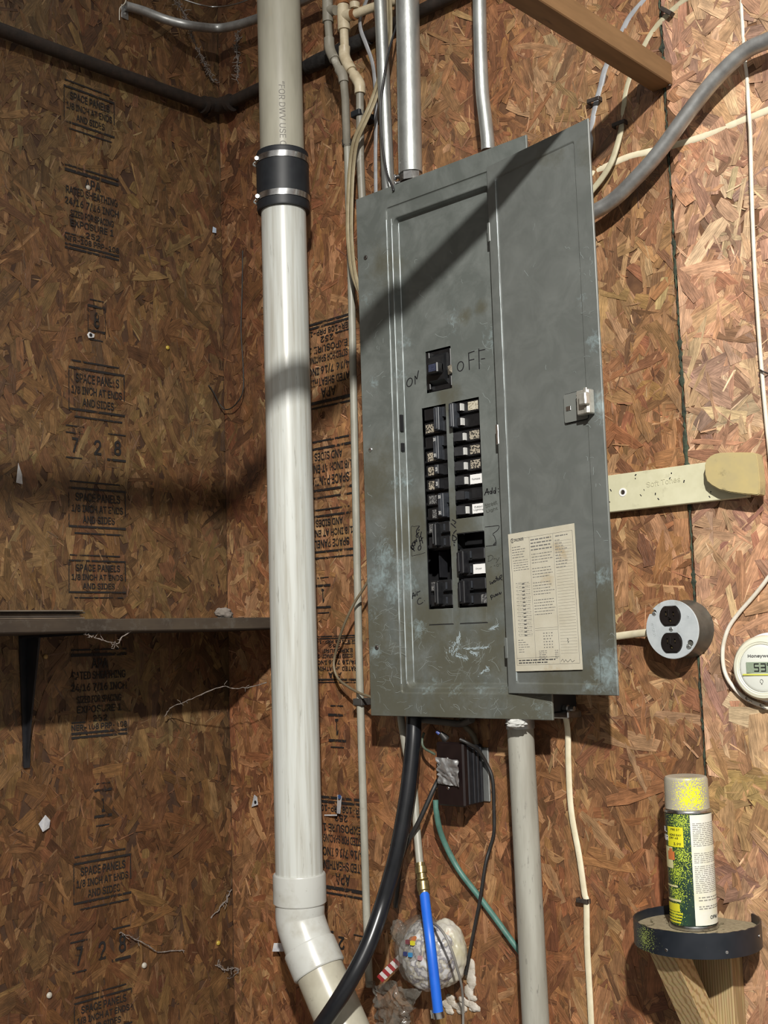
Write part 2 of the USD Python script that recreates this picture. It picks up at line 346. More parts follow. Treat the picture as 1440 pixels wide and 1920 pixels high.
# ------------------------------------------------------------------ stamped lettering on the boards
def stamp_rows(kind):
    R = [('bar', .0, .02), ('bar', .06, .09)]
    if kind == 'grade':
        return [('bar', 0, 1, .0, .02), ('bar', 0, 1, .05, .085), ('t', 'APA', .36, .66, .11, .22), ('t', 'RATED SHEATHING', .02, .98, .25, .34), ('t', '24/16 7/16 INCH', 0, 1, .38, .48), ('t', 'SIZED FOR SPACING', .1, .9, .52, .60),
                ('t', 'EXPOSURE 1', .1, .9, .63, .71), ('t', '252', .38, .64, .74, .81), ('bar', 0, .34, .80, .815), ('t', 'NER-108 PRP-108', 0, 1, .83, .895), ('bar', 0, 1, .915, .94), ('bar', 0, 1, .96, .985)]
    if kind == 'space':
        return [('bar', .02, .9, 0, .03), ('bar', 0, 1, .12, .16), ('t', 'SPACE PANELS', .12, .9, .22, .38), ('t', '1/8 INCH AT ENDS', .05, .95, .44, .60), ('t', 'AND SIDES', .24, .8, .65, .79), ('bar', 0, 1, .84, .88), ('bar', .1, .95, .97, 1.0), ('v', 0, 0.012, .16, .84), ('v', .985, 1.0, .16, .6)]
    if kind == 'eight':
        return [('bar', .12, .9, 0, .03), ('bar', 0, 1, .14, .2), ('t', '8', .36, .66, .3, .68), ('bar', 0, 1, .74, .8), ('bar', .1, .85, .97, 1.0), ('v', 0, .03, .2, .74), ('v', .97, 1, .2, .9)]
    if kind == 'one':
        return [('bar', .12, .9, 0, .03), ('bar', 0, 1, .14, .2), ('t', '1', .42, .6, .3, .68), ('bar', 0, 1, .74, .8), ('bar', .1, .85, .97, 1.0)]
    return [('bar', 0, .3, .0, .04), ('bar', 0, .28, .2, .24), ('bar', .7, 1, .1, .14), ('t', '7', .1, .2, .35, .8), ('t', '2', .46, .58, .35, .8), ('t', '8', .8, .92, .3, .75), ('bar', 0, .26, .93, .97), ('bar', .68, 1, .86, .93)]
def stamp(sheet, kind, place, w, h):
    ms = []
    for r in stamp_rows(kind):
        if r[0] == 't':
            ms.append(text_in(r[1], r[2] * w, r[3] * w, (1 - r[5]) * h, (1 - r[4]) * h, place, .0003, bold=True))
        else:
            ms.append(bar(r[1] * w, r[2] * w, (1 - r[4]) * h, (1 - r[3]) * h, place, .0003))
    obj('ink_stamp', ms, INK, sheet)
INKN = .0030
def left_stamp(kind, px0, py0, px1, py1):
    a, b = PL(px0, (py0 + py1) / 2), PL(px1, (py0 + py1) / 2); m = (px0 + px1) / 2
    top, bot = PL(m, py0), PL(m, py1)
    stamp(sh3, kind, lambda q: np.stack([INKN + q[:, 2], a[1] + q[:, 0], bot[2] + q[:, 1]], 1), b[1] - a[1], top[2] - bot[2])
for s in (('space', 118, 165, 213, 255), ('grade', 120, 322, 221, 480), ('eight', 163, 563, 196, 640), ('space', 127, 682, 232, 788), ('row', 122, 803, 234, 866), ('space', 127, 905, 234, 1003),
          ('space', 127, 1041, 234, 1122), ('grade', 132, 1216, 236, 1384), ('one', 175, 1467, 208, 1548), ('space', 136, 1597, 244, 1698), ('row', 130, 1738, 243, 1815), ('space', 137, 1855, 246, 1945)):
    left_stamp(*s)
def right_stamp(kind, px0, py0, px1, py1):  # printed upside down on this sheet
    m = (px0 + px1) / 2; my = (py0 + py1) / 2
    a, b, top, bot = P(px0, my), P(px1, my), P(m, py0), P(m, py1)
    stamp(sh1, kind, lambda q: np.stack([b[0] - q[:, 0], np.full(len(q), -INKN) - q[:, 2], top[2] - q[:, 1]], 1), b[0] - a[0], top[2] - bot[2])
for s in (('grade', 572, 596, 664, 762), ('space', 574, 822, 668, 932), ('space', 577, 952, 668, 1046), ('one', 594, 1082, 622, 1150), ('grade', 590, 1190, 672, 1280), ('one', 618, 1322, 650, 1402), ('grade', 600, 1492, 690, 1680), ('row', 600, 1745, 690, 1800)):
    right_stamp(*s)

# ------------------------------------------------------------------ materials of the things
PVC_OLD = mat('aged_white_pipe', (.42, .405, .33), (.35, .335, .27), .34, scale=14, stretch=(3, 3, .5), c3=(.40, .36, .27), scale3=30, lo3=.62, hi3=.8)
PVC_NEW = mat('white_pipe', (.57, .59, .56), (.40, .39, .34), .3, scale=62, stretch=(1.6, 1.6, .06), lo=.42, hi=.72, c3=(.17, .155, .125), scale3=75, lo3=.62, hi3=.80, stretch3=(1.5, 1.5, .16))
PVC_FIT = mat('white_fitting', (.54, .55, .52), (.42, .41, .36), .3, scale=18, lo=.5, hi=.75, c3=(.25, .23, .18), scale3=60, lo3=.64, hi3=.8)
PVC_LOW = mat('cream_pipe', (.48, .46, .37), (.38, .355, .28), .3, scale=16, c3=(.24, .22, .17), scale3=55, lo3=.64, hi3=.8)
RUBBER = mat('black_rubber', (.009, .011, .015), (.014, .017, .021), .5, scale=50)
STEEL = mat('bright_steel', (.62, .63, .63), (.45, .45, .45), .25, 1.0, scale=90)
EMT = mat('galvanized_conduit', (.50, .52, .505), (.38, .395, .385), .40, .78, scale=35, stretch=(1, 1, .6), c3=(.16, .155, .14), scale3=160, lo3=.66, hi3=.74, bump=.0002, bump_scale=200)
EMT2 = mat('worn_conduit', (.48, .49, .485), (.33, .33, .325), .42, .8, scale=40, c3=(.16, .15, .135), scale3=200, lo3=.68, hi3=.76)
IRON = mat('black_iron', (.014, .010, .008), (.028, .018, .013), .62, .0, scale=60, bump=.0006, bump_scale=160)
FOAM = mat('black_foam_wrap', (.009, .008, .008), (.022, .020, .019), .75, scale=90, bump=.002, bump_scale=90)
CPVC_A = mat('grey_water_pipe', (.27, .25, .205), (.20, .185, .15), .45, scale=50, stretch=(1, 1, .4), c3=(.50, .48, .42), scale3=25, lo3=.6, hi3=.75)
CPVC_T = mat('thin_white_pipe', (.36, .35, .295), (.27, .26, .215), .45, scale=55, stretch=(1, 1, .3), c3=(.22, .20, .16), scale3=70, lo3=.65, hi3=.8)
CPVC_B = mat('cream_water_pipe', (.60, .52, .37), (.47, .39, .26), .4, scale=60, c3=(.30, .16, .06), scale3=45, lo3=.62, hi3=.75)
RUST = mat('rusty_ring', (.30, .12, .035), (.18, .07, .025), .7, scale=120)
STRAP = mat('dark_strap', (.035, .033, .030), (.06, .055, .05), .6, scale=60)
NM_TAN = mat('tan_cable', (.36, .30, .19), (.27, .22, .13), .5, scale=40)
NM_PALE = mat('pale_cable', (.50, .46, .32), (.40, .355, .235), .5, scale=40, c3=(.2, .17, .1), scale3=90, lo3=.66, hi3=.8)
NM_WHITE = mat('cream_cable', (.74, .67, .50), (.64, .57, .40), .45, scale=50, c3=(.3, .24, .14), scale3=120, lo3=.68, hi3=.8)
NM_GREY = mat('grey_cable', (.36, .37, .39), (.27, .275, .29), .4, scale=40)
BELL = mat('white_thin_wire', (.72, .68, .60), (.60, .55, .45), .45, scale=60, c3=(.3, .25, .2), scale3=200, lo3=.68, hi3=.78)
BLACKW = mat('black_wire', (.018, .018, .020), (.035, .034, .034), .4, scale=60)
DARKW = mat('dark_grey_cord', (.016, .015, .015), (.026, .024, .022), .5, scale=60)
STAPLE = mat('cable_staple', (.035, .028, .026), (.07, .055, .045), .5, .3, scale=90)
LUMBER = mat('old_lumber', (.22, .125, .055), (.17, .095, .040), .6, scale=12, stretch=(6, .7, 6), c3=(.08, .045, .025), scale3=18, lo3=.64, hi3=.75, stretch3=(3, .8, 3))
def pine_mat(name, c1, c2, rot, scale):
    n = {'g': ('geometry', {}), 'mp': ('mapping', {'rotation': rot, 'scale': scale}), 'w': ('wave_texture', {'bands_direction': 'x', 'scale': 26.0, 'distortion': 5.0, 'detail': 2, 'detail_scale': 1.2}),
         'r': ('rgb_ramp', {'ramp': [(0, c1), (.55, c1), (.9, c2), (1, c2)]}), 't': ('noise_texture', {'scale': 120.0, 'detail': 3}), 'x': ('mix', {'mix_type': 'multiply', 'fac': .35}), 'p': ('principled_bsdf', {'roughness': .6})}
    L = [('g.position', 'mp.vector'), ('mp.vector', 'w.vector'), ('w.fac', 'r.fac'), ('r.color', 'x.color1'), ('mp.vector', 't.vector'), ('t.color', 'x.color2'), ('x.color', 'p.base_color')]
    return usdkit.material(stage, '/World/Looks/' + name, n, L, surface='p.BSDF')

# ------------------------------------------------------------------ the big drain pipe
AX_T, AX_B = P(522.3, 0, .12), P(562.6, 1700, .12)
def axis_at(z): t = (z - AX_T[2]) / (AX_B[2] - AX_T[2]); return AX_T + (AX_B - AX_T) * t
def zf(py): return P(540, py, .16)[2]
RP = .0445
dp = thing('drain_pipe', 'thick white plastic drain pipe with a black rubber coupling, left of the panel', 'pipe', axis_at(1.3))
zs0, zs1 = zf(374), zf(262)
obj('upper_pipe', tube([axis_at(3.3), axis_at((zs0 + zs1) / 2 + .004)], RP * .985, 48), PVC_OLD, dp, smooth=40, label='yellowed upper length of pipe')
obj('lower_pipe', tube([axis_at((zs0 + zs1) / 2 - .004), axis_at(zf(1660))], RP, 48), PVC_NEW, dp, smooth=40, label='whiter lower length of pipe with dirt streaks')
AXD = (AX_B - AX_T) / np.linalg.norm(AX_B - AX_T)
hs = zs1 - zs0; zc = axis_at(zs0)
sl = obj('rubber_coupling', lathe([(RP, 0), (RP + .0068, 0), (RP + .0078, .004), (RP + .0078, hs - .004), (RP + .0068, hs), (RP, hs)], axis_at(zs0), -AXD, 56), RUBBER, dp, smooth=50, label='black rubber coupling sleeve')
for zz in (zf(352), zf(279)):
    c = axis_at(zz)
    band = obj('hose_clamp', lathe([(RP + .0078, -.0062), (RP + .0094, -.0060), (RP + .0094, .0060), (RP + .0078, .0062)], c, -AXD, 56), STEEL, dp, smooth=50, label='shiny steel band clamp')
    left = -np.array([RT[0], RT[1], 0]); left /= np.linalg.norm(left); fr = np.array([EYE[0] - c[0], EYE[1] - c[1], 0]); fr /= np.linalg.norm(fr)
    s0 = c + left * (RP + .006) + fr * .022
    obj('clamp_screw', [tube([s0 - fr * .012, s0 + fr * .006], .0034, 12), tube([s0 + fr * .006, s0 + fr * .009], .0044, 8)], EMT2, band, smooth=30)
    obj('clamp_tail', tube(spline([c + left * (RP + .008) + fr * .004 + np.array([0, 0, .006]), c + left * (RP + .014) + fr * .006 + np.array([0, 0, -.002]), c + left * (RP + .008) + fr * .008 + np.array([0, 0, -.008])], 5), .0019, 8, flat=.4), EMT, band)
def hub(p0, p1, r, name, m, lab):
    d = np.array(p1) - np.array(p0); L = np.linalg.norm(d)
    return obj(name, lathe([(RP - .002, 0), (r - .002, 0), (r, .003), (r, L - .003), (r - .003, L), (RP - .002, L)], p0, d, 56), m, dp, smooth=45, label=lab)
e0, e1 = axis_at(zf(1645)), axis_at(zf(1703))
hub(e0, e1, .0497, 'elbow_hub', PVC_FIT, 'upper collar of the elbow with a grimy rim')
q0, q1, q2, q3 = P(564.5, 1738, .12), P(581, 1772, .12), P(600, 1822, .12), P(690, 2034, .12)
dd = (q3 - q2) / np.linalg.norm(q3 - q2)
q1 = q2 - dd * np.linalg.norm(q2 - q1); bend = e1 * .25 + q0 * .75
obj('elbow', tube(spline([e1 + (e0 - e1) * .2, e1 - np.array([0, 0, .004]), bend, q1, q1 + dd * .02], 10), RP + .0015, 48), PVC_FIT, dp, smooth=45)
hub(q1, q2, .0497, 'elbow_hub', PVC_FIT, 'lower collar of the elbow')
obj('slanted_pipe', tube([q2 - dd * .02, q3], RP, 48), PVC_LOW, dp, smooth=40, label='cream pipe slanting down to the right')
def on_pipe(q):
    z = zf(138) - q[:, 0]; c = np.array([axis_at(v) for v in z]); fr = EYE[None, :2] - c[:, :2]; fr /= np.linalg.norm(fr, axis=1, keepdims=True)
    rt = np.stack([-fr[:, 1], fr[:, 0]], 1); rt = np.where((rt @ RT[:2])[:, None] > 0, rt, -rt); a = (q[:, 1] - .002) / RP; r = (RP * .985 + q[:, 2])[:, None]
    return np.c_[c[:, :2] + (fr * np.cos(a)[:, None] + rt * np.sin(a)[:, None]) * r, z]
obj('print', text_in('“FOR DWV USE O', 0, zf(138) - zf(262), -.002, .0105, on_pipe, .0003), mat('grey_print', (.20, .19, .17), rough=.6), dp, label='grey printed words reading down the pipe')

# ------------------------------------------------------------------ black iron pipe round the corner
ip = thing('iron_pipe', 'dark iron pipe high in the corner, running along both board walls behind the drain pipe', 'pipe', P(405, 200, .026))
obj('pipe_run', tube([PL(-90, 22, .026) + (PL(-90, 22, .026) - PL(200, 130, .026)) * 2.2, PL(-90, 22, .026), PL(200, 130, .026), PL(392, 200, .026)], .0135, 20), IRON, ip, smooth=45)
obj('pipe_run', tube([P(420, 198, .024), P(480, 169, .020), P(659, 85, .019), P(900, -34, .019), P(900, -34, .019) + (.9, 0, 0)], .0125, 20), IRON, ip, smooth=45)
c0 = np.array([.026, -.026, PL(405, 200, .026)[2]])
obj('elbow', [tube(spline([PL(386, 198, .026), c0 + (0, -.02, 0), c0 + (.004, -.004, 0), c0 + (.02, 0, 0), P(428, 195, .026)], 6), .0172, 20), tube([PL(380, 195.6, .026), PL(386, 198, .026)], .0195, 20), tube([P(428, 195, .026), P(434, 192, .026)], .0195, 20)], IRON, ip, smooth=40)
obj('foam_wrap', tube(spline([P(576, 126, .021), P(605, 112, .021), P(640, 95, .021), P(692, 70, .021)], 5), [.0150, .0165, .015, .016, .014], 20), FOAM, ip, smooth=60, label='black foam wrapped round part of the pipe')
tubec = thing('bent_conduit', 'grey metal conduit bent round the top of the corner with a flattened screwed end', 'conduit', PL(240, 20, .02))
pth = spline([PL(236, 11, .012), PL(270, 21, .022), PL(309, 36, .04), PL(352, 47, .07), P(404, 53, .075), P(440, 48, .058), P(480, 36, .05), P(545, 12, .05), P(600, -14, .05)], 6)
obj('tube', tube(pth, .0098, 20), EMT2, tubec, smooth=50)
a = PL(235, 24, 0.004)
obj('flattened_end', [box(.002, .005, a[1] - .010, a[1] + .008, a[2] - .014, a[2] + .016, .001), lathe([(0, 0), (.003, 0), (.003, .002), (0, .003)], (.005, a[1] - .001, a[2] - .003), (1, 0, 0), 10)], EMT2, tubec)
def further(q, d):   # carries a run straight on past its first point, up and out of the picture
    q = np.asarray(q, float)
    return q if not d else np.vstack([q[0] + (q[0] - q[2]) / np.linalg.norm(q[0] - q[2]) * d, q])
def cable(name, label, cat, pts, r, m, n=.006, flat=None, group=None, sm=6, sides=12, radii=None, ref=(0, -1, 0), run_on=0.0):
    q = [p if isinstance(p, np.ndarray) else P(p[0], p[1], p[2] if len(p) > 2 else n) for p in pts]
    o = thing(name, label, cat, q[-1], group)
    q = further(spline(q, sm) if sm else q, run_on)
    obj('sheath', tube(q, radii if radii is not None else r, sides, flat=flat, ref=ref), m, o, smooth=60)
    return o
cable('thin_wire', 'thin white wire dangling at the flattened end of the bent conduit', 'wire', [PL(238, -8, .01), PL(234, 6, .012), PL(225, 15, .015), PL(224, 30, .012), PL(224, 38, .01)], .0013, BELL, ref=(1, 0, 0))
cable('steel_wire', 'curved bright steel wire above the bent conduit in the corner', 'wire', [PL(340, -2, .03), PL(375, 9, .05), P(404, 13, .06), P(440, 8, .05), P(485, -8, .045)], .0018, STEEL, ref=(0, 0, 1))

# ------------------------------------------------------------------ two small water pipes
wa = thing('water_pipe', 'thin greyish water pipe running the full height between the drain pipe and the panel', 'pipe', P(692, 1840, .028))
na = .028; nt = .064
obj('tee', [tube([P(614, -14, nt), P(614.6, 42, nt)], .0108, 18), tube([P(614, -12, nt) + (0, 0, .5), P(614, -10, nt)], .0080, 16), tube([P(616, 20, nt), P(629, 19, nt)], .0095, 18)], CPVC_A, wa, smooth=40)
obj('pipe_run', tube([P(614.6, 36, nt), P(617.5, 76, nt)], .0080, 16), CPVC_A, wa, smooth=40)
obj('elbow', tube(spline([P(617, 72, nt), P(618.6, 92, nt), P(627, 112, nt)], 5), .0105, 18), CPVC_A, wa, smooth=50)
obj('pipe_run', tube([P(625, 107, nt), P(640, 140, nt)], .0080, 16), CPVC_A, wa, smooth=40)
obj('elbow', tube(spline([P(636, 130, nt), P(642.5, 142, nt), P(644.5, 155, nt)], 5), .0100, 18), CPVC_A, wa, smooth=50)
obj('pipe_run', tube([P(644.5, 152, nt), P(647.5, 185, .055), P(650, 266, .032), P(651, 272, .029)], .0080, 16), CPVC_A, wa, smooth=40)
lowp = [P(651, 262, na), P(652, 297, na), P(654, 376, na), P(657.5, 480, na), P(661, 640, na), P(667.5, 960, na), P(672.5, 1200, na), P(679, 1440, na), P(687, 1700, na), P(692.5, 1850, na)]
obj('pipe_run', tube(lowp, .0073, 16), CPVC_T, wa, smooth=40, label='long pale lower length of the water pipe')
obj('coupling', tube([P(650, 262, na), P(651, 274, na)], .0100, 16), STRAP, wa, label='dark band round the pipe')
sz = P(675, 1316, .03)
obj('strap', [wbox(sz[0] - .012, sz[0] + .012, .002, .038, sz[2] - .0065, sz[2] + .0065, .001), wbox(sz[0] - .024, sz[0] + .001, .002, .005, sz[2] - .005, sz[2] + .005)], STRAP, wa, label='dark strap holding the pipe')
wb = thing('water_pipe', 'cream stained water pipe with a tee at the top, ending behind the panel top', 'pipe', P(678, 372, .03))
nb = .048
obj('tee', [tube([P(643, 11, nb), P(645, 57, nb)], .0125, 18), tube([P(646, 31, nb), P(664, 26, nb)], .0115, 18)], CPVC_B, wb, smooth=40)
obj('collar', tube([P(642, 4, nb), P(643.2, 11, nb)], .0130, 18), RUST, wb, label='rust-coloured ring')
obj('pipe_run', tube([P(641, -30, nb) + (0, 0, .5), P(641, -30, nb), P(643, 6, nb)], .0105, 16), CPVC_B, wb, smooth=40)
obj('side_branch', tube([P(662, 27, nb), P(699, 14, .033), P(745, 1, .026)], .0090, 16), CPVC_B, wb, smooth=40)
obj('collar', tube([P(661.5, 27.5, nb), P(666, 26, nb)], .0118, 18), RUST, wb, label='rust-coloured ring')
obj('pipe_run', tube([P(645, 54, nb), P(646.3, 95, nb)], .0090, 16), CPVC_B, wb, smooth=40)
obj('elbow', tube(spline([P(646, 88, nb), P(646.5, 108, nb), P(659, 133, nb)], 5), .0115, 18), CPVC_B, wb, smooth=50)
obj('pipe_run', tube([P(656, 128, nb), P(668, 148, nb)], .0085, 16), CPVC_B, wb, smooth=40)
obj('elbow', tube(spline([P(664, 141, nb), P(674, 158, nb), P(675, 176, nb)], 5), .0110, 18), CPVC_B, wb, smooth=50)
obj('pipe_run', tube([P(675, 172, nb), P(675, 213, .046), P(675.5, 297, .036), P(679.5, 382, .030), P(688, 700, .030)], .0078, 16), CPVC_A, wb, smooth=40)
s2 = P(673, 215, .044); obj('strap', [wbox(s2[0] - .012, s2[0] + .012, .003, .056, s2[2] - .006, s2[2] + .006, .001)], RUBBER, wb, label='black strap')
cable('pipe_stub', 'short cream pipe stub beside the stained tee at the top', 'pipe', [P(665, 6, .05), P(665, 17, .05)], .0105, CPVC_B, sm=0)

# ------------------------------------------------------------------ cables and conduits above the panel
cable('grey_cable', 'flat grey cable left of the narrow conduit above the panel', 'cable', [P(690, -6, .020), P(680, 20, .020), P(675, 38, .026), P(677, 58, .041), P(686, 82, .040), P(698, 117, .026), P(703, 158, .016), P(705, 217, .014), P(704, 290, .014), P(705, 390, .05)], .0046, NM_GREY, flat=.5, run_on=.3)
tb = thing('tan_cable_pair', 'pair of flat tan cables curving down to the left edge of the panel', 'cable', P(672, 560, .04))
for dx, dn in ((-3.6, 0), (3.6, .004)):
    obj('sheath', tube(Ps([(727 + dx, -14, .0405), (729 + dx, 40, .0405), (727 + dx, 83, .039), (715 + dx, 140, .032 + dn), (700 + dx, 188, .056 + dn), (683 + dx, 227, .064 + dn), (666 + dx, 267, .060 + dn), (659 + dx, 317, .05 + dn), (656 + dx, 376, .05 + dn), (655.5 + dx, 440, .05 + dn), (661 + dx * .8, 500, .06 + dn), (670 + dx * .5, 535, .07 + dn), (682, 560, .075)]), .0046, 12, flat=.5, smooth=6), NM_TAN, tb, smooth=60)
def conduit(label, pts, r, m=EMT, n=.05, sm=0, sides=28):
    o = thing('conduit', label, 'conduit', P(pts[-1][0], pts[-1][1], n)); q = Ps(pts, n)
    q = further(spline(q, sm) if sm else q, .6)
    obj('tube', tube(q, r, sides), m, o, smooth=50); return o
conduit('narrow galvanized conduit entering the panel top at its left corner', [(711, -60), (713, 0), (728, 350), (729, 366)], .0122, n=.056)
c2 = conduit('wide galvanized conduit entering the panel top, left of the middle', [(761, -60), (764, 0), (769.5, 318), (770, 326)], .0222, n=.056)
obj('connector', [tube([P(770, 320, .056), P(770.6, 341, .056)], .0205, 8)], STEEL, c2, label='hexagonal steel connector')
for yy in (331, 343):
    s = P(750, yy, .062); obj('set_screw', [tube([s + (.004, 0, 0), s + (-.009, -.004, 0)], .0036, 10), tube([s + (-.007, -.003, 0), s + (-.010, -.0045, 0)], .0058, 8)], STEEL, c2)
conduit('slightly bent galvanized conduit entering the panel top right of the middle', [(898, -50), (899, 0), (900.5, 80), (904, 170), (910, 225), (914, 262), (915, 282)], .0122, sm=5)
bw = conduit('curved galvanized conduit sweeping from the upper right down to the panel side', [(1500, 52, .036), (1440, 76, .036), (1395, 98, .036), (1340, 150, .036), (1290, 212, .036), (1232, 290, .036), (1185, 342, .036), (1150, 375, .036), (1118, 395, .04), (1085, 410, .045)], .0122, EMT2, .036, 6)
cable('black_wire', 'thin black wire hanging in front of the narrow conduit to the panel top edge', 'wire', [P(745, 42, .0365), P(730, 93, .058), P(720.5, 142, .074), P(713.6, 198, .074), P(716.5, 267, .076), P(726, 326, .08), P(737, 352, .092), P(737, 358, .0935)], .0022, BLACKW)

# ------------------------------------------------------------------ timber brace
b0, b1 = P(1225, 174), P(1263, 160); zt = P(1263, 119)[2]; zb = P(1263, 160)[2]
bm = thing('timber_brace', 'brown square timber fixed end-on to the board wall at the upper right', 'timber', ((b0[0] + b1[0]) / 2, 0, zb))
obj('beam', box(b0[0], b1[0], -3.2, -.002, zb, zt, .0015), LUMBER, bm)
obj('nail', [disc((b1[0] - .004, -.006, zb), (0, 0, -1), .003, .002)], STAPLE, bm)

# ------------------------------------------------------------------ cables at the upper right
def staple(o, px, py, w=.012, h=.007, n=.012, m=STAPLE, ang=0.0):
    c = P(px, py, 0)
    v, f = join([wbox(-w, w, n - .0015, n + .0012, -h / 2, h / 2, .0008), wbox(-w, -w + .002, 0, n, -h / 2, h / 2), wbox(w - .002, w, 0, n, -h / 2, h / 2)])
    ca, sa = math.cos(ang), math.sin(ang)
    v = np.stack([v[:, 0] * ca - v[:, 2] * sa, v[:, 1], v[:, 0] * sa + v[:, 2] * ca], 1) + c
    obj('staple', (v, f), m, o, label='dark cable staple')
g = cable('grey_cable', 'grey cable coming from behind the timber brace down to the open panel door', 'cable', [P(1222, -16), P(1198, 12), P(1180, 34), P(1165, 62), P(1147, 100), P(1133, 136), P(1126, 165), P(1118, 194), P(1112, 225), P(1108, 260), P(1102, 300, .02)], .0058, NM_GREY, .008, flat=.55, run_on=.08)
staple(g, 1119, 191, ang=-.05)
g = cable('tan_cable', 'tan cable looping down under the timber brace to the panel side, held by two staples', 'cable', [P(1302, -14), P(1272, 10), P(1245, 35), P(1222, 62), P(1202, 98), P(1188, 130), P(1176, 165), P(1170, 200), P(1166, 235), P(1158, 270, .012), P(1146, 305, .0155), P(1128, 335, .014), P(1108, 360, .014), P(1095, 380, .02)], .0056, NM_PALE, .008, flat=.55, run_on=.06)
staple(g, 1255, 25, ang=-.75); staple(g, 1166, 235, ang=.03)
cable('cream_cable', 'flat cream cable crossing behind the curved conduit from the panel side up to the right', 'cable', [P(1480, 190), P(1440, 207), P(1395, 225), P(1330, 252), P(1275, 270), P(1225, 283), P(1180, 294), P(1140, 311), P(1110, 326), P(1080, 342, .02)], .0062, NM_WHITE, .0082, flat=.5, run_on=.5)
g = cable('thermostat_wire', 'thin white wire hanging down the right edge of the wall and looping to the thermostat', 'wire', [P(1389, -40), P(1391, 20), P(1396, 100), P(1401, 150), P(1403, 190, .007), P(1405, 220, .013), P(1407, 250, .012), P(1408, 300, .0072), P(1410, 380, .0072), P(1415, 500, .0072), P(1422, 610, .0072), P(1428, 690, .0072), P(1436, 780, .0072), P(1444, 860, .0072), P(1452, 960, .0072), P(1450, 1060, .0072), P(1438, 1086, .0072), P(1413, 1118, .0072), P(1385, 1150, .0072), P(1366, 1178, .0072), P(1356, 1212, .0072), P(1356, 1245, .0072), P(1364, 1272, .0072), P(1382, 1296, .0072), P(1402, 1312, .0072), P(1425, 1322, .0072), P(1446, 1330, .0072)], .0031, BELL, .0068, run_on=.4)
for px, py in ((1433, 697), (1406, 1312), (1433, 1325)):
    c = P(px, py, .006); obj('wire_clip', tube([c + (-.006, .004, .004), c + (-.003, -.006, .002), c + (.003, -.006, -.002), c + (.006, .004, -.004)], .0013, 8, smooth=4), STEEL if py > 1000 else STAPLE, g)

# ------------------------------------------------------------------ the shelf on the left wall
SHD = .26
st = PL(330, 1159, SHD); sb = PL(330, 1182, SHD)
SHW = mat('dusty_shelf_wood', (.058, .041, .026), (.034, .023, .015), .85, scale=22, stretch=(1, .4, 1), c3=(.075, .062, .048), scale3=40, lo3=.55, hi3=.7)
sf = thing('wall_shelf', 'dusty wooden shelf along the left wall behind the drain pipe', 'shelf', (0, -.3, sb[2]))
obj('board', box(.003, SHD, -1.18, -.004, sb[2], st[2], .002), SHW, sf)
BLKM = mat('black_bracket_paint', (.014, .015, .018), (.024, .024, .028), .45, .3, scale=40)
ya, yb = PL(46, 1300, .01)[1], PL(60, 1300, .01)[1]; ym = (ya + yb) / 2; zlow = PL(52, 1440, .01)[2]
sk = thing('shelf_bracket', 'black metal bracket under the left end of the wall shelf', 'bracket', (0, ym, zlow))
obj('wall_leg', hull([(x, y, z) for x in (.003, .006) for y, z in ((ym - .006, zlow), (ym + .006, zlow), (ym - .016, sb[2] - .001), (ym + .016, sb[2] - .001))]), BLKM, sk)
obj('rib', hull([(.003, ym - .0015, zlow + .01), (.003, ym + .0015, zlow + .01), (.006, ym - .0015, zlow + .01), (.006, ym + .0015, zlow + .01), (.003, ym - .002, sb[2] - .002), (.003, ym + .002, sb[2] - .002), (.05, ym - .002, sb[2] - .002), (.05, ym + .002, sb[2] - .002)]), BLKM, sk)
obj('shelf_arm', hull([(.003, ym - .016, sb[2] - .001), (.003, ym + .016, sb[2] - .001), (.003, ym - .016, sb[2] - .005), (.003, ym + .016, sb[2] - .005), (.22, ym - .008, sb[2] - .001), (.22, ym + .008, sb[2] - .001), (.22, ym - .008, sb[2] - .004), (.22, ym + .008, sb[2] - .004)]), BLKM, sk)
yend = PL(152, 1160, .24)[1]
rr = np.random.default_rng(5)
for i in range(5):
    z0 = st[2] + .0005 + i * .0031
    o = thing('cardboard_sheet', ['bottom', 'second', 'middle', 'fourth', 'top'][i] + ' thin brown sheet of the flat stack on the left end of the shelf', 'sheet', (.13, yend - .3, z0), 'thin sheets stacked on the shelf')
    e = rr.uniform(-.012, .004)
    obj('sheet', box(.02 + rr.uniform(0, .01), .25 + rr.uniform(-.006, .006), yend - .55, yend + e, z0, z0 + .0025, .0005), mat('sheet_tone_%d' % i, *[((.16, .12, .085), (.10, .075, .055)), ((.07, .055, .045), (.05, .04, .03)), ((.19, .15, .11), (.12, .09, .07)), ((.06, .05, .042), (.04, .03, .025)), ((.14, .115, .09), (.10, .08, .06))][i], rough=.7, scale=30), o)
DUST = mat('dust_fluff', (.24, .205, .18), (.14, .12, .10), .95, scale=60)
def fluff(name, label, c, r, seed, m=DUST, cat='dust', squash=(1, 1, 1)):
    s = trimesh.creation.icosphere(3, 1.0); v = np.array(s.vertices); d = meshkit.fbm(v * 2.3 + seed * 7.1, 4, seed)
    v = v * (0.55 + .9 * d)[:, None] * r * np.array(squash)
    o = thing(name, label, cat, c); obj('lump', (v + np.array(c), np.array(s.faces)), m, o, smooth=True); return o
dz = PL(418, 1150, .24)
fluff('dust_clump', 'pale clump of dust on the shelf just left of the drain pipe', (.235, PL(420, 1150, .235)[1], st[2] + .009), .014, 3, squash=(1, 1.3, .8))

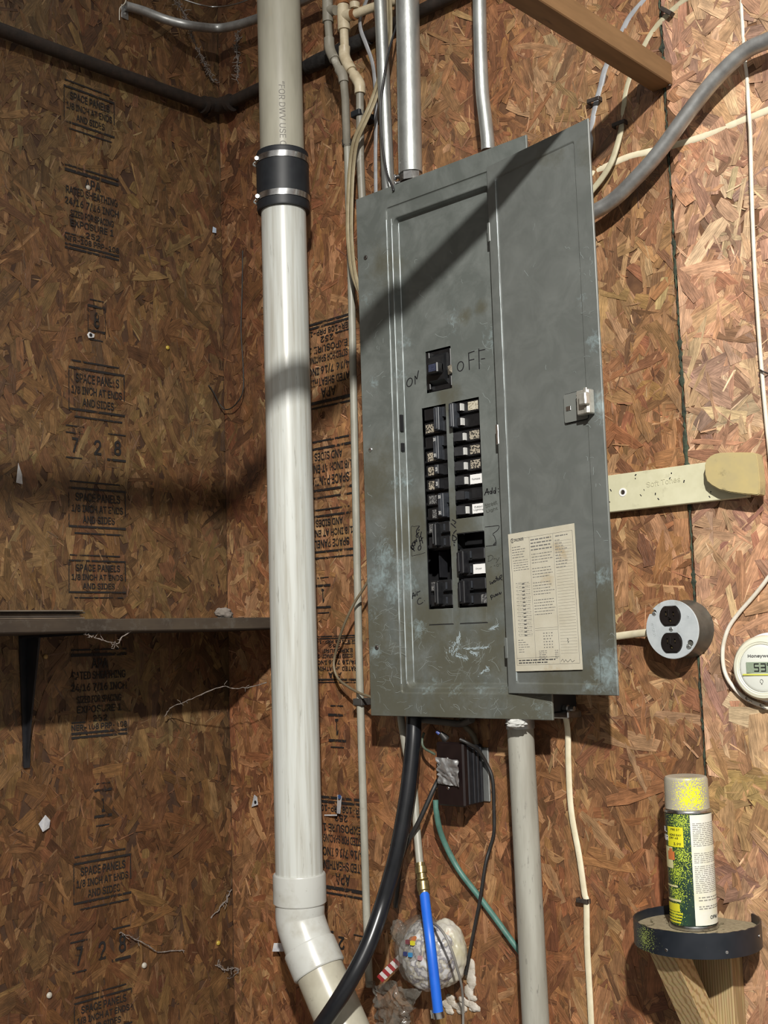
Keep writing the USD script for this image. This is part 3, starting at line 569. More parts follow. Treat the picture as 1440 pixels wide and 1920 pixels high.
# ------------------------------------------------------------------ cobwebs, pins and scraps
WEB = mat('cobweb', (.26, .22, .195), (.16, .135, .12), .9, scale=200)
def web(label, pts, r=.0008, blobs=0, seed=1):
    o = thing('cobweb', label, 'cobweb', pts[0]); q = spline(pts, 6); g = np.random.default_rng(seed)
    ms = [tube(q + g.normal(0, r * .9, q.shape), g.uniform(.6, 1.6, len(q)) * r, 6)]
    for k in range(blobs):
        c = q[g.integers(len(q))]; e = c + g.normal(0, .006, 3); ms.append(tube([c, (c + e) / 2 + g.normal(0, .002, 3), e], min(r * .6, .0007), 5))
    obj('thread', ms, WEB, o); return o
web('thick dusty cobweb hanging from the top down to the corner above the iron pipe', [PL(322, -12, .06), PL(343, 22, .05), PL(357, 58, .045), PL(372, 95, .03), PL(386, 125, .02), PL(399, 152, .008)], .0015, 150, 2)
web('dusty cobweb tuft on the wall right of the corner above the iron pipe', [P(447, 60, .012), P(443, 90, .006), P(446, 118, .005), P(444, 150, .004)], .0014, 110, 3)
web('long cobweb thread across the dark corner under the shelf', [PL(308, 1345, .02), PL(322, 1326, .04), PL(360, 1310, .09), PL(412, 1288, .14), P(440, 1291, .11), P(470, 1288, .11), P(500, 1280, .10)], .0008, 8, 4)
web('short cobweb thread hanging from the shelf edge above the stamped board', [PL(158, 1189, .25), PL(182, 1196, .25), PL(205, 1204, .25), PL(218, 1208, .25), PL(230, 1194, .25), PL(252, 1178, .258)], .0009, 16, 5)
web('cobweb thread low on the left wall beside the lowest row of stamped numbers', [PL(222, 1748, .006), PL(245, 1757, .008), PL(275, 1772, .012), PL(297, 1785, .006), PL(330, 1782, .005), PL(345, 1782, .005)], .0010, 6, 6)
web('cobweb knot in the corner low down left of the drain pipe elbow', [PL(408, 1810, .006), PL(420, 1818, .008), P(436, 1815, .008), P(447, 1820, .006), P(428, 1838, .006)], .0010, 40, 7)
web('short cobweb low in the corner left of the drain pipe collar', [PL(398, 1720, .004), PL(414, 1700, .006), PL(425, 1688, .006), PL(433, 1668, .004)], .0014, 12, 8)
WHITEP = mat('white_scrap', (.62, .62, .62), (.45, .46, .5), .7, scale=60)
PIN = mat('pin_head', (.45, .42, .36), rough=.4); PINY = mat('yellow_pin_head', (.45, .33, .05), rough=.4); PINT = mat('tan_pin_head', (.42, .27, .10), rough=.5)
def pin(label, c, ax, r, m):
    o = thing('push_pin', label, 'pin', c); obj('head', lathe([(0, 0), (r, 0), (r, r * .35), (r * .7, r * .7), (0, r * .8)], c, ax, 16), m, o, smooth=50)
for lab, px, py, r, m in (('white pin head on the upper stamp of the left wall', 165, 352, .0052, PIN), ('white pin head on the left wall near the lower left corner', 92, 1866, .0056, PIN), ('pale pin with its point showing, below the lowest stamped numbers', 270, 1810, .0056, PIN),
                      ('yellow pin head on the left wall level with the round stamped eight', 314, 652, .0045, PINY), ('yellow pin head low on the left wall near the corner', 409, 1768, .0048, PINY), ('tan pin head just right of the shelf bracket', 85, 1231, .0048, PINT)):
    pin(lab, PL(px, py, .003), (1, 0, 0), r, m)
def scrap(label, pts, wall, m, th=.0008):
    o = thing('paper_scrap', label, 'paper', wall(pts[0][0], pts[0][1], .004)); a = [wall(x, y, n) for x, y, n in pts]; d = np.array([th, 0, 0]) if wall is PL else np.array([0, -th, 0])
    obj('paper', hull(a + [p + d for p in a]), m, o); return o
scrap('torn white paper triangle at the left edge of the left wall', [(34, 868, .012), (30, 905, .005), (42, 908, .006), (41, 890, .012)], PL, WHITEP)
scrap('white torn tag low on the left wall', [(72, 1545, .006), (85, 1528, .012), (94, 1538, .010), (80, 1560, .006), (92, 1552, .006)], PL, WHITEP)
sd = scrap('white scrap with a dark dot left of the drain pipe, low down', [(477, 1490, .004), (472, 1513, .005), (484, 1509, .008), (482, 1494, .008)], P, WHITEP)
obj('dot', disc(P(479, 1504, .0085), (0, -1, 0), .0032, .001), PEN, sd)
se = scrap('tiny pale scrap with a dark middle on the stamped eight', [(163, 627, .004), (167, 622, .007), (177, 627, .007), (176, 633, .006), (166, 634, .005)], PL, WHITEP)
obj('dot', disc(PL(170, 628, .0075), (1, 0, 0), .0032, .001), PEN, se)
sc = scrap('white and blue folded paper stuck to the wall right of the drain pipe', [(633, 1490, .004), (632, 1525, .006), (638, 1526, .012), (641, 1493, .012)], P, WHITEP)
a = P(637, 1494, .013); obj('blue_dot', disc(a, (0, -1, 0), .004, .001), mat('blue_print', (.03, .07, .2), rough=.5), sc)
obj('fold', hull([P(608, 1527, .003), P(632, 1527, .012), P(632, 1530, .012), P(608, 1530, .003), P(632, 1528, .003)]), WHITEP, sc)
scrap('tiny pale blue scrap in the corner below the iron pipe', [(399, 425, .004), (398, 436, .004), (405, 437, .008), (405, 428, .008)], PL, mat('pale_blue_scrap', (.30, .36, .45), rough=.6))
sc = scrap('pale bent tag sticking out left of the drain pipe elbow', [(511, 1784, .02), (514, 1768, .008), (530, 1768, .008), (532, 1784, .02)], P, WHITEP)
cable('loop_wire', 'thin dark wire loop hanging in the corner left of the drain pipe', 'wire', [P(455, 470, .01), P(454, 540, .01), P(452, 620, .012), P(456, 690, .015), P(455, 735, .02), P(440, 760, .02), P(424, 768, .015), PL(412, 758, .012), PL(400, 735, .008), PL(391, 722, .005)], .0013, DARKW)

# ------------------------------------------------------------------ the breaker panel
def painted(name, base, base2, wear=(), dirt=(), worn=(.27, .345, .36), dirtc=(.088, .086, .062), rough=.40):
    """grey enamel; wear = rubbed pale places and dirt = grimy places, each (point, radius, strength) where the photo shows them"""
    n = {'g': ('geometry', {}), 't': ('noise_texture', {'scale': 15.0, 'detail': 6, 'roughness': .68, 'distortion': .6}), 'r': ('rgb_ramp', {'ramp': [(0, base), (.40, base), (.64, base2), (1, base2)]}),
         'tf': ('noise_texture', {'scale': 95.0, 'detail': 7, 'roughness': .72, 'distortion': .8}), 'td': ('noise_texture', {'scale': 28.0, 'detail': 6, 'roughness': .7}), 'tb': ('noise_texture', {'scale': 24.0, 'detail': 2}), 'b': ('bump', {'distance': .0008, 'strength': .5}),
         'p': ('principled_bsdf', {'roughness': rough, 'specular_ior_level': .5})}
    L = [('g.position', x + '.vector') for x in ('t', 'tf', 'td', 'tb')] + [('t.fac', 'r.fac'), ('tb.fac', 'b.height'), ('b.normal', 'p.normal')]
    out = 'r.color'
    for kind, places, colr, noise, f0, f1, top in (('d', dirt, dirtc, 'td', .70, 1.10, .85), ('w', wear, worn, 'tf', .86, 1.18, .8)):
        if not places: continue
        acc = None
        for i, (c, rad, *s) in enumerate(places):
            n[f'{kind}v{i}'] = ('vector_math', {'math_type': 'distance', 'vector2': c}); n[f'{kind}q{i}'] = ('map_range', {'range_type': 'smoothstep', 'from_min': rad, 'from_max': 0.0, 'to_min': 0, 'to_max': s[0] if s else 1.0, 'clamp': True})
            L += [('g.position', f'{kind}v{i}.vector1'), (f'{kind}v{i}.value', f'{kind}q{i}.value')]; cur = f'{kind}q{i}.result'
            if acc:
                n[f'{kind}m{i}'] = ('math', {'math_type': 'maximum'}); L += [(acc, f'{kind}m{i}.value1'), (cur, f'{kind}m{i}.value2')]; cur = f'{kind}m{i}.value'
            acc = cur
        n[kind + 's'] = ('math', {'math_type': 'multiply', 'value2': .62}); n[kind + 'a'] = ('math', {'math_type': 'add'}); n[kind + 'o'] = ('map_range', {'from_min': f0, 'from_max': f1, 'to_min': 0, 'to_max': top, 'clamp': True}); n[kind + 'x'] = ('mix_color', {'b': colr})
        L += [(acc, kind + 's.value1'), (kind + 's.value', kind + 'a.value1'), (noise + '.fac', kind + 'a.value2'), (kind + 'a.value', kind + 'o.value'), (kind + 'o.result', kind + 'x.fac'), (out, kind + 'x.a')]
        out = kind + 'x.result'
    L.append((out, 'p.base_color'))
    return usdkit.material(stage, '/World/Looks/' + name, n, L, surface='p.BSDF')
CN, SN, DN = .090, .0865, .0730     # flange, door seat and dead front: distance out from the wall
def pt(x, y, n=CN): return tuple(P(x, y, n))
ENAMEL = painted('panel_enamel', (.106, .118, .110), (.152, .166, .157),
    wear=[(pt(718, 1045), .07, .9), (pt(712, 1085), .07, .9), (pt(738, 1110), .06, .85), (pt(748, 1060), .06, .75), (pt(700, 1150), .06, .6), (pt(720, 1010), .06, .6), (pt(870, 1218, DN), .07, .55), (pt(785, 1180, DN), .05, .85), (pt(925, 630, DN), .07, .7), (pt(700, 720), .05, .7), (pt(704, 1222), .03),
          (pt(748, 700), .05, .75), (pt(752, 900), .07, .75), (pt(765, 1090, DN), .06, .8), (pt(800, 1284), .06, .7), (pt(850, 1284), .06, .7), (pt(900, 1284), .06, .7), (pt(940, 1283), .05, .7), (pt(1010, 1330), .07, .6), (pt(760, 640, DN), .05, .7), (pt(850, 600, DN), .08, .6), (pt(870, 820, DN), .05, .6), (pt(690, 560), .06, .6)],
    dirt=[(pt(720, 1290), .20), (pt(850, 1325), .20), (pt(980, 1335), .17), (pt(850, 1240, DN), .17), (pt(700, 900), .13), (pt(770, 1000, DN), .12), (pt(800, 1180, DN), .13), (pt(905, 1100, DN), .13), (pt(872, 592, DN), .03), (pt(903, 577, DN), .03), (pt(720, 500), .09, .8), (pt(840, 745, DN), .06), (pt(845, 985, DN), .12), (pt(920, 1220, DN), .12), (pt(690, 1180), .12)])
DOORP = painted('door_enamel', (.116, .126, .119), (.146, .157, .149),
    wear=[(pt(1140, 1255, .125), .075), (pt(1125, 760, .125), .07, .8), (pt(1118, 640, .125), .05, .8), (pt(1130, 1080, .125), .05, .8), (pt(1100, 1290, .125), .04, .8), (pt(1090, 560, .125), .05, .6)],
    dirt=[(pt(1125, 1150, .125), .13), (pt(1110, 1270, .125), .10), (pt(1040, 1290, .115), .12), (pt(1108, 300, .125), .08, .6), (pt(1030, 290, .115), .07, .5)], rough=.38)
INNER = mat('dark_inside', (.006, .006, .007), (.011, .011, .012), .6, scale=40)
BRK = mat('black_breaker_plastic', (.0065, .0065, .0075), (.011, .011, .012), .36, scale=70)
BRK2 = mat('charcoal_breaker_plastic', (.010, .0105, .012), (.017, .0175, .019), .38, scale=70)
TOG = mat('black_toggle_plastic', (.010, .010, .012), (.018, .018, .020), .3, scale=70)
TIE = mat('grey_toggle_tie', (.040, .045, .054), (.028, .031, .037), .4, scale=90)
WHT = mat('white_print', (.55, .55, .53), rough=.5)
def speckle(name, a, b, scale=420.0, thr=.5):
    n = {'g': ('geometry', {}), 't': ('noise_texture', {'scale': scale, 'detail': 2}), 'r': ('rgb_ramp', {'ramp': [(0, a), (thr - .03, a), (thr + .03, b), (1, b)]}), 'p': ('principled_bsdf', {'roughness': .5})}
    return usdkit.material(stage, '/World/Looks/' + name, n, [('g.position', 't.vector'), ('t.fac', 'r.fac'), ('r.color', 'p.base_color')], surface='p.BSDF')
WORNLAB = speckle('worn_label', (.03, .028, .025), (.36, .32, .25), 330, .47)
PALELAB = speckle('silver_label', (.52, .48, .38), (.30, .27, .2), 300, .55)
GREYLAB = speckle('dull_label', (.045, .045, .047), (.17, .17, .165), 380, .5)
CLEANLAB = mat('clean_white_label', (.78, .78, .77), rough=.5)

X0, X1, Z0, Z1 = .5065, .9055, 1.3665, 2.337
pn = thing('breaker_panel', 'grey metal breaker panel with open door, black breakers in two columns', 'electrical panel', (.705, 0, Z0))
bx0, bx1, bz0, bz1 = X0 + .012, X1 - .012, Z0 + .012, Z1 - .012
obj('box', [wbox(bx0, bx1, .0045, .0065, bz0, bz1), wbox(bx0, bx0 + .002, .0065, CN - .004, bz0, bz1), wbox(bx1 - .002, bx1, .0065, CN - .004, bz0, bz1), wbox(bx0 + .002, bx1 - .002, .0065, CN - .004, bz0, bz0 + .002), wbox(bx0 + .002, bx1 - .002, .0065, CN - .004, bz1 - .002, bz1)], INNER, pn, label='dark box behind the cover')
# cover: flange, step down to the door seat, slope down to the dead front
K = 5
def ring(x0, x1, z0, z1, r, n): q = rrect(x0, x1, z0, z1, r, K); return np.stack([q[:, 0], np.full(len(q), -n), q[:, 1]], 1)
sx0, sx1, sz0, sz1 = .5825, .8420, 1.4075, 2.2980     # door seat edge
px0_, px1_, pz0, pz1 = P(740.8, 620, SN)[0], .8225, 1.4165, P(740, 408, SN)[2]     # edge of the slope
fx0, fx1, fz0, fz1 = P(754, 620, DN)[0], .8205, 1.4235, pz1 - .0035     # dead front
loops = [ring(X0, X1, Z0, Z1, .001, CN - .004), ring(X0, X1, Z0, Z1, .001, CN - .001), ring(X0 + .001, X1 - .001, Z0 + .001, Z1 - .001, .001, CN),
         ring(sx0 - .002, sx1 + .002, sz0 - .002, sz1 + .002, .006, CN), ring(sx0 - .0006, sx1 + .0006, sz0 - .0006, sz1 + .0006, .006, CN - .0006), ring(sx0, sx1, sz0, sz1, .006, CN - .002), ring(sx0 + .0004, sx1 - .0004, sz0 + .0004, sz1 - .0004, .006, SN + .001), ring(sx0 + .002, sx1 - .002, sz0 + .002, sz1 - .002, .006, SN),
         ring(px0_ - .0022, px1_ + .001, pz0 - .002, pz1 + .002, .012, SN), ring(px0_, px1_, pz0, pz1, .012, SN - .0006), ring(px0_ + .0012, px1_ - .0005, pz0 + .0016, pz1 - .0012, .012, SN - .0022),
         ring(fx0 - .0012, fx1 + .0005, fz0 - .0016, fz1 + .001, .010, DN + .0014), ring(fx0, fx1, fz0, fz1, .010, DN + .0004), ring(fx0 + .002, fx1 - .001, fz0 + .002, fz1 - .002, .010, DN)]
# openings in the dead front
LX0, LX1, RX0, RX1 = P(797, 955, DN)[0], P(842.5, 947, DN)[0], P(854, 945, DN)[0], P(905.5, 937, DN)[0]
_ox = LX0 - .6435
PIT = .0257
opens = [(P(798.5, 697, DN)[0], P(846, 686, DN)[0], 1.9395, 2.0155), (LX0, LX1, 1.5535, 1.9140), (RX0, RX1, 1.7075, 1.9140), (RX0, RX1, 1.5530, 1.6815)]
front = Polygon(rrect(fx0 + .002, fx1 - .001, fz0 + .002, fz1 - .002, .010, K)).difference(shapely.union_all([shapely.box(a, c, b, d) for a, b, c, d in opens]))
obj('cover', [rings(loops), prism(front, DN - .0016, DN)], ENAMEL, pn, smooth=28, label='grey cover with a stepped recess and a dirty scratched lower end')
for a, b in ((LX0, LX1), (RX0, RX1)):
    for z0, z1 in ((1.527, 1.5525),) + (((1.6825, 1.7065),) if a == RX0 else ()):
        obj('blank_plate', wbox(a + .0012, b - .0012, DN + .0001, DN + .0008, z0, z1, .0004), ENAMEL, pn, label='blank knockout plate')
        obj('plate_gap', [wbox(a, b, DN, DN + .0003, z0 - .0018, z0 - .0006)], PEN, pn)
EDGE_GLINT = mat('painted_edge_glint', (.46, .52, .53), (.20, .22, .22), .35, .2, scale=90, stretch=(1, 1, .25), lo=.40, hi=.62)  # pale strips that paint in the light caught by the creases
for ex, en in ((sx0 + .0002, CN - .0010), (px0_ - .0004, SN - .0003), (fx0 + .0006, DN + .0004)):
    obj('edge_highlight', tube([(ex, -en, z) for z in np.linspace(fz0, fz1 - .004 if en < .08 else pz1, 30)], .0010, 8), EDGE_GLINT, pn, smooth=60, label='painted highlight along the recess edge')
# main switch and breakers
dN = 0.0; MX = opens[0][0] - .6575; oX = 0.0
def mbox(x0, x1, n0, n1, z0, z1, b=0.0): return box(x0 + MX, x1 + MX, -n1 - DN + .070, -n0 - DN + .070, z0, z1, b)
mb = obj('main_breaker', [mbox(.6590, .7165, .03, .066, 1.941, 2.014, .001), mbox(.6610, .6690, .060, .073, 1.944, 2.012, .001), mbox(.712, .7160, .060, .070, 1.944, 2.012, .001)], BRK, pn, label='large black main breaker')
obj('rocker', [hull([(x, -n - DN + .070, z) for z, n in ((1.950, .066), (1.957, .078), (1.977, .083), (2.000, .078), (2.007, .066)) for x in (.6725 + MX, .7060 + MX)])], BRK2, mb, smooth=20)
obj('handle', [mbox(.6800, .7060, .078, .096, 1.966, 1.986, .002)], BRK, mb)
obj('handle_label', [mbox(.6860, .7030, .0958, .0963, 1.9695, 1.9825), *[mbox(.689, .700, .0962, .0965, z, z + .0012) for z in (1.9725, 1.976, 1.979)]], mat('blue_label', (.016, .019, .045), (.05, .06, .10), .5, scale=900), mb)
obj('broken_edge', [hull(P(843 + a, 695 + b, .076 + c) for a, b, c in ((-4, -8, 0), (4, -12, .003), (5, 4, .002), (-3, 8, 0), (0, 0, .007)))], mat('chipped_edge', (.30, .27, .21), (.12, .10, .08), .7, scale=300), mb)

dN = DN - .070
_wb = wbox
def wbox(x0, x1, n0, n1, z0, z1, b=0.0): return _wb(x0 + oX, x1 + oX, n0 + dN, n1 + dN, z0, z1, b)
def tip_text(s, x0, x1, z0, z1, n, m, par):
    obj('rating', text_in(s, x0, x1, z0, z1, lambda q: np.stack([q[:, 0], -n - dN - q[:, 2], q[:, 1]], 1), .0003, True), m, par)
def breaker(side, row, ztop, poles, style, lab=None, rating='20'):
    x0, x1 = (LX0 + .0015, LX1 - .001) if side == 'L' else (RX0 + .001, RX1 - .001)
    W = x1 - x0; z1 = ztop - .0008; z0 = ztop - PIT * poles + .0014
    X = lambda f: x0 + f * W
    body = []
    for k in range(poles):
        zt = ztop - PIT * k - .0010; zb = ztop - PIT * (k + 1) + .0032
        body += [wbox(x0, x1, .030, .0655, zb, zt, .001)]
    body.append(wbox(x0 + .001, x1 - .001, .028, .058, z0, z1))
    if style == 'dark':
        dn = .066
        for k in range(poles):
            zt = ztop - PIT * k - .002; zb = ztop - PIT * (k + 1) + .0045
            a, b = ((.08, .40), (.62, .98)) if side == 'L' else ((.50, .98), (.08, .1))
            body += [wbox(X(a[0]), X(a[1]), .060, .0690, zb, zt, .0012), wbox(X(b[0]), X(b[1]), .060, .0680, zb, zt, .0012)]
        br = obj('breaker', body, BRK2, pn, label='charcoal double breaker with raised ribs')
        f0, f1 = (.44, .56) if side == 'L' else (.12, .34)
        obj('toggle', [wbox(X(f0), X(f1), .064, .081, ztop - PIT * poles + .007, ztop - .005, .0015), wbox(X(f0) + .001, X((f0 + f1) / 2), .0805, .0845, ztop - PIT * poles + .010, ztop - .008, .001)], TOG if side == 'R' else BRK2, br)
        for k in range(poles):
            zt = ztop - PIT * k; g0 = .72 if side == 'L' else .44
            obj('rating_mark', wbox(X(g0), X(g0 + .055), .0680, .0693, zt - .018, zt - .006), TIE, br)
    else:
        br = obj('breaker', body, BRK, pn, label='black single breaker' if poles == 1 else 'black double breaker')
        zc = ztop - PIT * poles / 2
        if side == 'L':
            if poles == 2:
                f = {0: .62, 2: .56, 6: .68}[row]
                obj('toggle', [wbox(X(f), X(f + .22), .064, .079, ztop - PIT * 1.8, ztop - .004, .0012), wbox(X(f + .03), X(f + .17), .0785, .0815, ztop - PIT * 1.72, ztop - .006, .0006)], TIE, br, label='grey tie bar joining two toggles')
                obj('pivot', [wbox(X(f + .24), X(f + .27), .064, .070, ztop - PIT * k - .021, ztop - PIT * k - .004) for k in (0, 1)], TIE, br)
                if row: [tip_text(rating, X(f + .05), X(f + .15), ztop - d - .006, ztop - d, .0815, WHT, br) for d in (.008, .036)]
            else:
                obj('toggle', [wbox(X(.56), X(.76), .064, .080, ztop - .0215, ztop - .0035, .0012)], TOG, br)
                obj('toggle_tip', wbox(X(.63), X(.75), .0795, .0812, ztop - .020, ztop - .005, .0006), TIE, br); tip_text(rating, X(.655), X(.73), ztop - .0165, ztop - .009, .0812, WHT, br)
        else:
            if poles == 2:
                obj('toggle', [wbox(X(.02), X(.20), .064, .083, ztop - PIT * 1.85, ztop - .004, .0015), wbox(X(.07), X(.16), .0825, .0855, ztop - PIT * 1.8, ztop - .006, .0008)], TIE, br, label='blue-grey tie bar joining two toggles')
                for k in range(2):
                    zt = ztop - PIT * k; obj('toggle_base', wbox(X(.2), X(.36), .064, .073, zt - .019, zt - .004, .001), TOG, br); obj('toggle_tip', wbox(X(.34), X(.405), .066, .0738, zt - .0185, zt - .006), WHT, br)
            else:
                tl = .40
                obj('toggle', [hull([(X(f), -n - dN, z) for f, n in ((.10, .0655), (.14, .080), (.38, .074), (.40, .0655)) for z in (ztop - .0205, ztop - .0055)])], TOG, br)
                obj('toggle_tip', wbox(X(.385), X(.45), .0655, .0722, ztop - .0195, ztop - .007), WHT if row != 6 else TIE, br)
    for k, m, f0, f1, word in lab or []:
        zt = ztop - PIT * k; s = obj('label', [wbox(X(f0), X(f1), .0655, .0694 if style == 'dark' else .0659, zt - .0195, zt - .0045)] if m is not CLEANLAB else [wbox(X(f0), X(f1), .0655, .0702 if style == 'dark' else .0662, zt - .0205, zt - .0040)], m, br)
        if word:
            nn = .0702 if style == 'dark' else .0662
            rows = word.split('|'); h = .0036
            for i, wd in enumerate(rows):
                zc = zt - .0122 + (len(rows) - 1) * h * .75 - i * h * 1.5; wwid = min((X(f1) - X(f0)) * .8, h * .72 * len(wd)); xm = (X(f0) + X(f1)) / 2
                obj('label_print', text_in(wd, xm - wwid / 2, xm + wwid / 2, zc - h / 2, zc + h / 2, lambda q: np.stack([q[:, 0], -nn - dN - q[:, 2], q[:, 1]], 1), .0002), PEN, br)
ZL, ZR, ZR2 = 1.9135, 1.9140, 1.6815
breaker('L', 0, ZL, 2, 'std', [(1, WORNLAB, .06, .44, None)])
breaker('L', 2, ZL - 2 * PIT, 2, 'std', [(1, WORNLAB, .10, .46, None)], '30')
breaker('L', 4, ZL - 4 * PIT, 1, 'std', [(0, WORNLAB, .10, .46, None)])
breaker('L', 5, ZL - 5 * PIT, 1, 'std', [(0, WORNLAB, .10, .46, None)])
breaker('L', 6, ZL - 6 * PIT, 2, 'std', [(0, GREYLAB, .10, .42, None), (1, GREYLAB, .22, .40, None)], '30')
breaker('L', 8, ZL - 8 * PIT, 2, 'dark', [(0, GREYLAB, .12, .34, None)])
breaker('L', 12, ZL - 12 * PIT, 2, 'dark', [(0, GREYLAB, .12, .34, None)])
breaker('R', 0, ZR, 2, 'std', [(0, PALELAB, .54, .92, None)])
for k in range(6):
    lb = {0: (0, WORNLAB, .56, .92, None), 1: (0, WORNLAB, .56, .92, None), 2: (0, WORNLAB, .56, .92, None), 3: (0, CLEANLAB, .52, .97, 'Furnace'), 4: (0, BRK2, .56, .92, None), 5: (0, CLEANLAB, .56, 1.03, 'Outdoor|Lighting')}[k]
    breaker('R', 2 + k, ZR - (2 + k) * PIT, 1, 'std', [lb])
breaker('R', 9, ZR2 - PIT, 2, 'dark', [(1, CLEANLAB, .56, .98, 'Dryer')])
breaker('R', 11, ZR2 - 3 * PIT, 2, 'dark', [(1, GREYLAB, .80, .98, None)])
for b_ in ((.652, .655, .03, .05, 1.61, 1.655), (.688, .696, .02, .034, 1.61, 1.64), (.652, .70, .010, .02, 1.60, 1.66), (.760, .775, .03, .04, 1.662, 1.668)): obj('bus_bar', _wb(b_[0] + _ox, b_[1] + _ox, *b_[2:]), BLKM, pn)

wbox = _wb
# door, swung wide open on its left edge
DA = math.radians(9.0); HX, HN = .8215, .0925
DW, DZ0, DZ1 = .2330, 1.4085, 2.3050
def door(q):   # (along the door, up, out of its face) -> world
    q = np.asarray(q, float)
    return np.stack([HX + q[:, 0] * math.cos(DA) - q[:, 2] * math.sin(DA), -(HN + q[:, 0] * math.sin(DA) + q[:, 2] * math.cos(DA)), q[:, 1]], 1)
def dpix(x, y):  # pixel -> (along, up) on the door's face
    nrm = np.array([-math.sin(DA), -math.cos(DA), 0]); o = np.array([HX, -HN, 0]); d = ray(x, y)
    p = EYE + d * (((o - EYE) @ nrm) / (d @ nrm)); return (p - o) @ np.array([math.cos(DA), -math.sin(DA), 0]), p[2]
def dring(u0, u1, z0, z1, r, w): q = rrect(u0, u1, z0, z1, r, K); return door(np.c_[q, np.full(len(q), w)])
i0, i1, j0, j1 = .0200, dpix(1100, 760)[0], 1.4250, 2.2790
dl = [dring(0, DW, DZ0, DZ1, .001, -.0036), dring(0, DW, DZ0, DZ1, .001, -.0012), dring(.0010, DW - .0010, DZ0 + .001, DZ1 - .001, .001, 0),
      dring(i0 - .0018, i1 + .0016, j0 - .0016, j1 + .0016, .004, 0), dring(i0, i1, j0, j1, .004, -.0008), dring(i0 + .0018, i1 - .0016, j0 + .0016, j1 - .0016, .004, -.0022)]
iq = Polygon(rrect(i0 + .0018, i1 - .0016, j0 + .0016, j1 - .0016, .004, K))
def dprism(poly, w0, w1):
    v, f = prism(poly, w0, w1); return door(np.stack([v[:, 0], v[:, 2], -v[:, 1]], 1)), f
def dbox(u0, u1, z0, z1, w0, w1, b=.0):
    v, f = box(u0, u1, z0, z1, w0, w1, b); return door(v), f
dr = obj('door', [rings(dl), dprism(iq, -.0034, -.0022), dbox(.001, DW - .001, DZ0 + .001, DZ1 - .001, -.0040, -.0036)], DOORP, pn, smooth=28, label='open grey door with a paper circuit chart')
for py in (430, 812, 1215):
    u, z = dpix(937 + (py - 640) * .037, py); obj('hinge', dbox(-.0035, .003, z - .017, z + .017, -.006, .0012, .001), STEEL if py == 812 else DOORP, dr)
(u0, z1), (_, z0) = dpix(1058, 741), dpix(1060, 794)
LATP = painted('latch_plate', (.150, .158, .146), (.17, .18, .168))
u2 = dpix(1093, 760)[0]; u3 = dpix(1118, 760)[0]
obj('latch_plate', [dprism(Polygon(rrect(u0, u2 + .01, z0, z1, .003)).difference(shapely.box(u2 - .004, z0 + .012, u2 + .003, z1 - .008)), .0004, .0020)], LATP, dr)
obj('latch_groove', [dprism(Polygon(rrect(u0 - .001, u2 + .011, z0 - .001, z1 + .001, .004)).difference(Polygon(rrect(u0, u2 + .010, z0, z1, .003))), .0, .0005)], PEN, dr)
zm = (z0 + z1) / 2
ALU = mat('aluminium_latch', (.55, .54, .49), (.44, .43, .38), .35, .6, scale=120)
lt = obj('latch', [dbox(u2 + .001, u3 - .001, zm - .018, zm + .020, .002, .016, .0015), dbox(u2 + .014, u3 + .002, zm - .006, zm + .014, .015, .026, .002), dbox(u2 + .018, u3 - .002, zm - .018, zm + .022, .0158, .0185, .001)], ALU, dr, label='pale aluminium slide latch')
for k in range(4):
    zz = zm - .012 + k * .0085; obj('latch_rib', dbox(u2 - .0045, u2 + .002, zz, zz + .0034, .001, .010, .0005), ALU, dr)
obj('latch_slot', dbox(u2 - .005, u2 + .001, zm - .014, zm + .016, .0003, .0009), PEN, dr)
ub, zb_ = dpix(1068, 766); obj('latch_button', dbox(ub - .005, ub + .005, zb_ - .0035, zb_ + .0035, .002, .0034, .001), STEEL, dr)
obj('edge_highlight', tube(door(np.array([(i0 + .0002, z, -.0006) for z in np.linspace(j0 + .004, j1 - .004, 30)])), .0009, 8), EDGE_GLINT, dr, smooth=60)  # painted highlight down the door fold
# the paper chart
cq = [np.array(dpix(*p)) for p in ((953, 1002), (1076.5, 981), (1092.5, 1255.5), (967.5, 1259))]
def chart(q):
    u, v = q[:, :1], q[:, 1:2]; p = (1 - v) * ((1 - u) * cq[0] + u * cq[1]) + v * ((1 - u) * cq[3] + u * cq[2])
    return door(np.c_[p, .0007 + q[:, 2]])
PAPER = mat('yellowed_paper', (.56, .53, .43), (.50, .465, .365), .55, scale=25, c3=(.36, .255, .12), scale3=13, lo3=.62, hi3=.78)
cu = np.linspace(0, 1, 7); cv = np.linspace(0, 1, 13)
pg = np.array([(a, b, 0) for b in cv for a in cu]); pf = [(i * 7 + j, i * 7 + j + 1, i * 7 + j + 8) for i in range(12) for j in range(6)] + [(i * 7 + j, i * 7 + j + 8, i * 7 + j + 7) for i in range(12) for j in range(6)]
top = chart(pg); botm = chart(pg - (0, 0, .0012))
ch = obj('circuit_chart', [(top, np.array(pf)), (botm, np.array(pf)[:, ::-1])], PAPER, dr, label='yellowed paper circuit chart with a brown stain')
PRN = mat('faded_print', (.17, .165, .155), rough=.6); PRL = mat('pale_print', (.24, .23, .205), rough=.6); PRD = mat('dark_print', (.06, .06, .06), rough=.6)
g = np.random.default_rng(21); dark, mid, pale = [], [], []
B_ = lambda L, u0, v0, u1, v1: L.append(bar(u0, u1, v0, v1, chart, .00012))
def words(L, u0, u1, v, h, wl=(.015, .06), gap=.010):
    u = u0
    while u < u1 - .01:
        e = min(u + g.uniform(*wl), u1); B_(L, u, v, e, v + h); u = e + gap
for v, a, b in ((.045, .03, .97), (.955, .03, .97)): B_(mid, a, v, b, v + .0018)
for u in (.03, .968): B_(mid, u, .045, u + .004, .955)
for u in (.325, .685): B_(pale, u, .045, u + .004, .955)
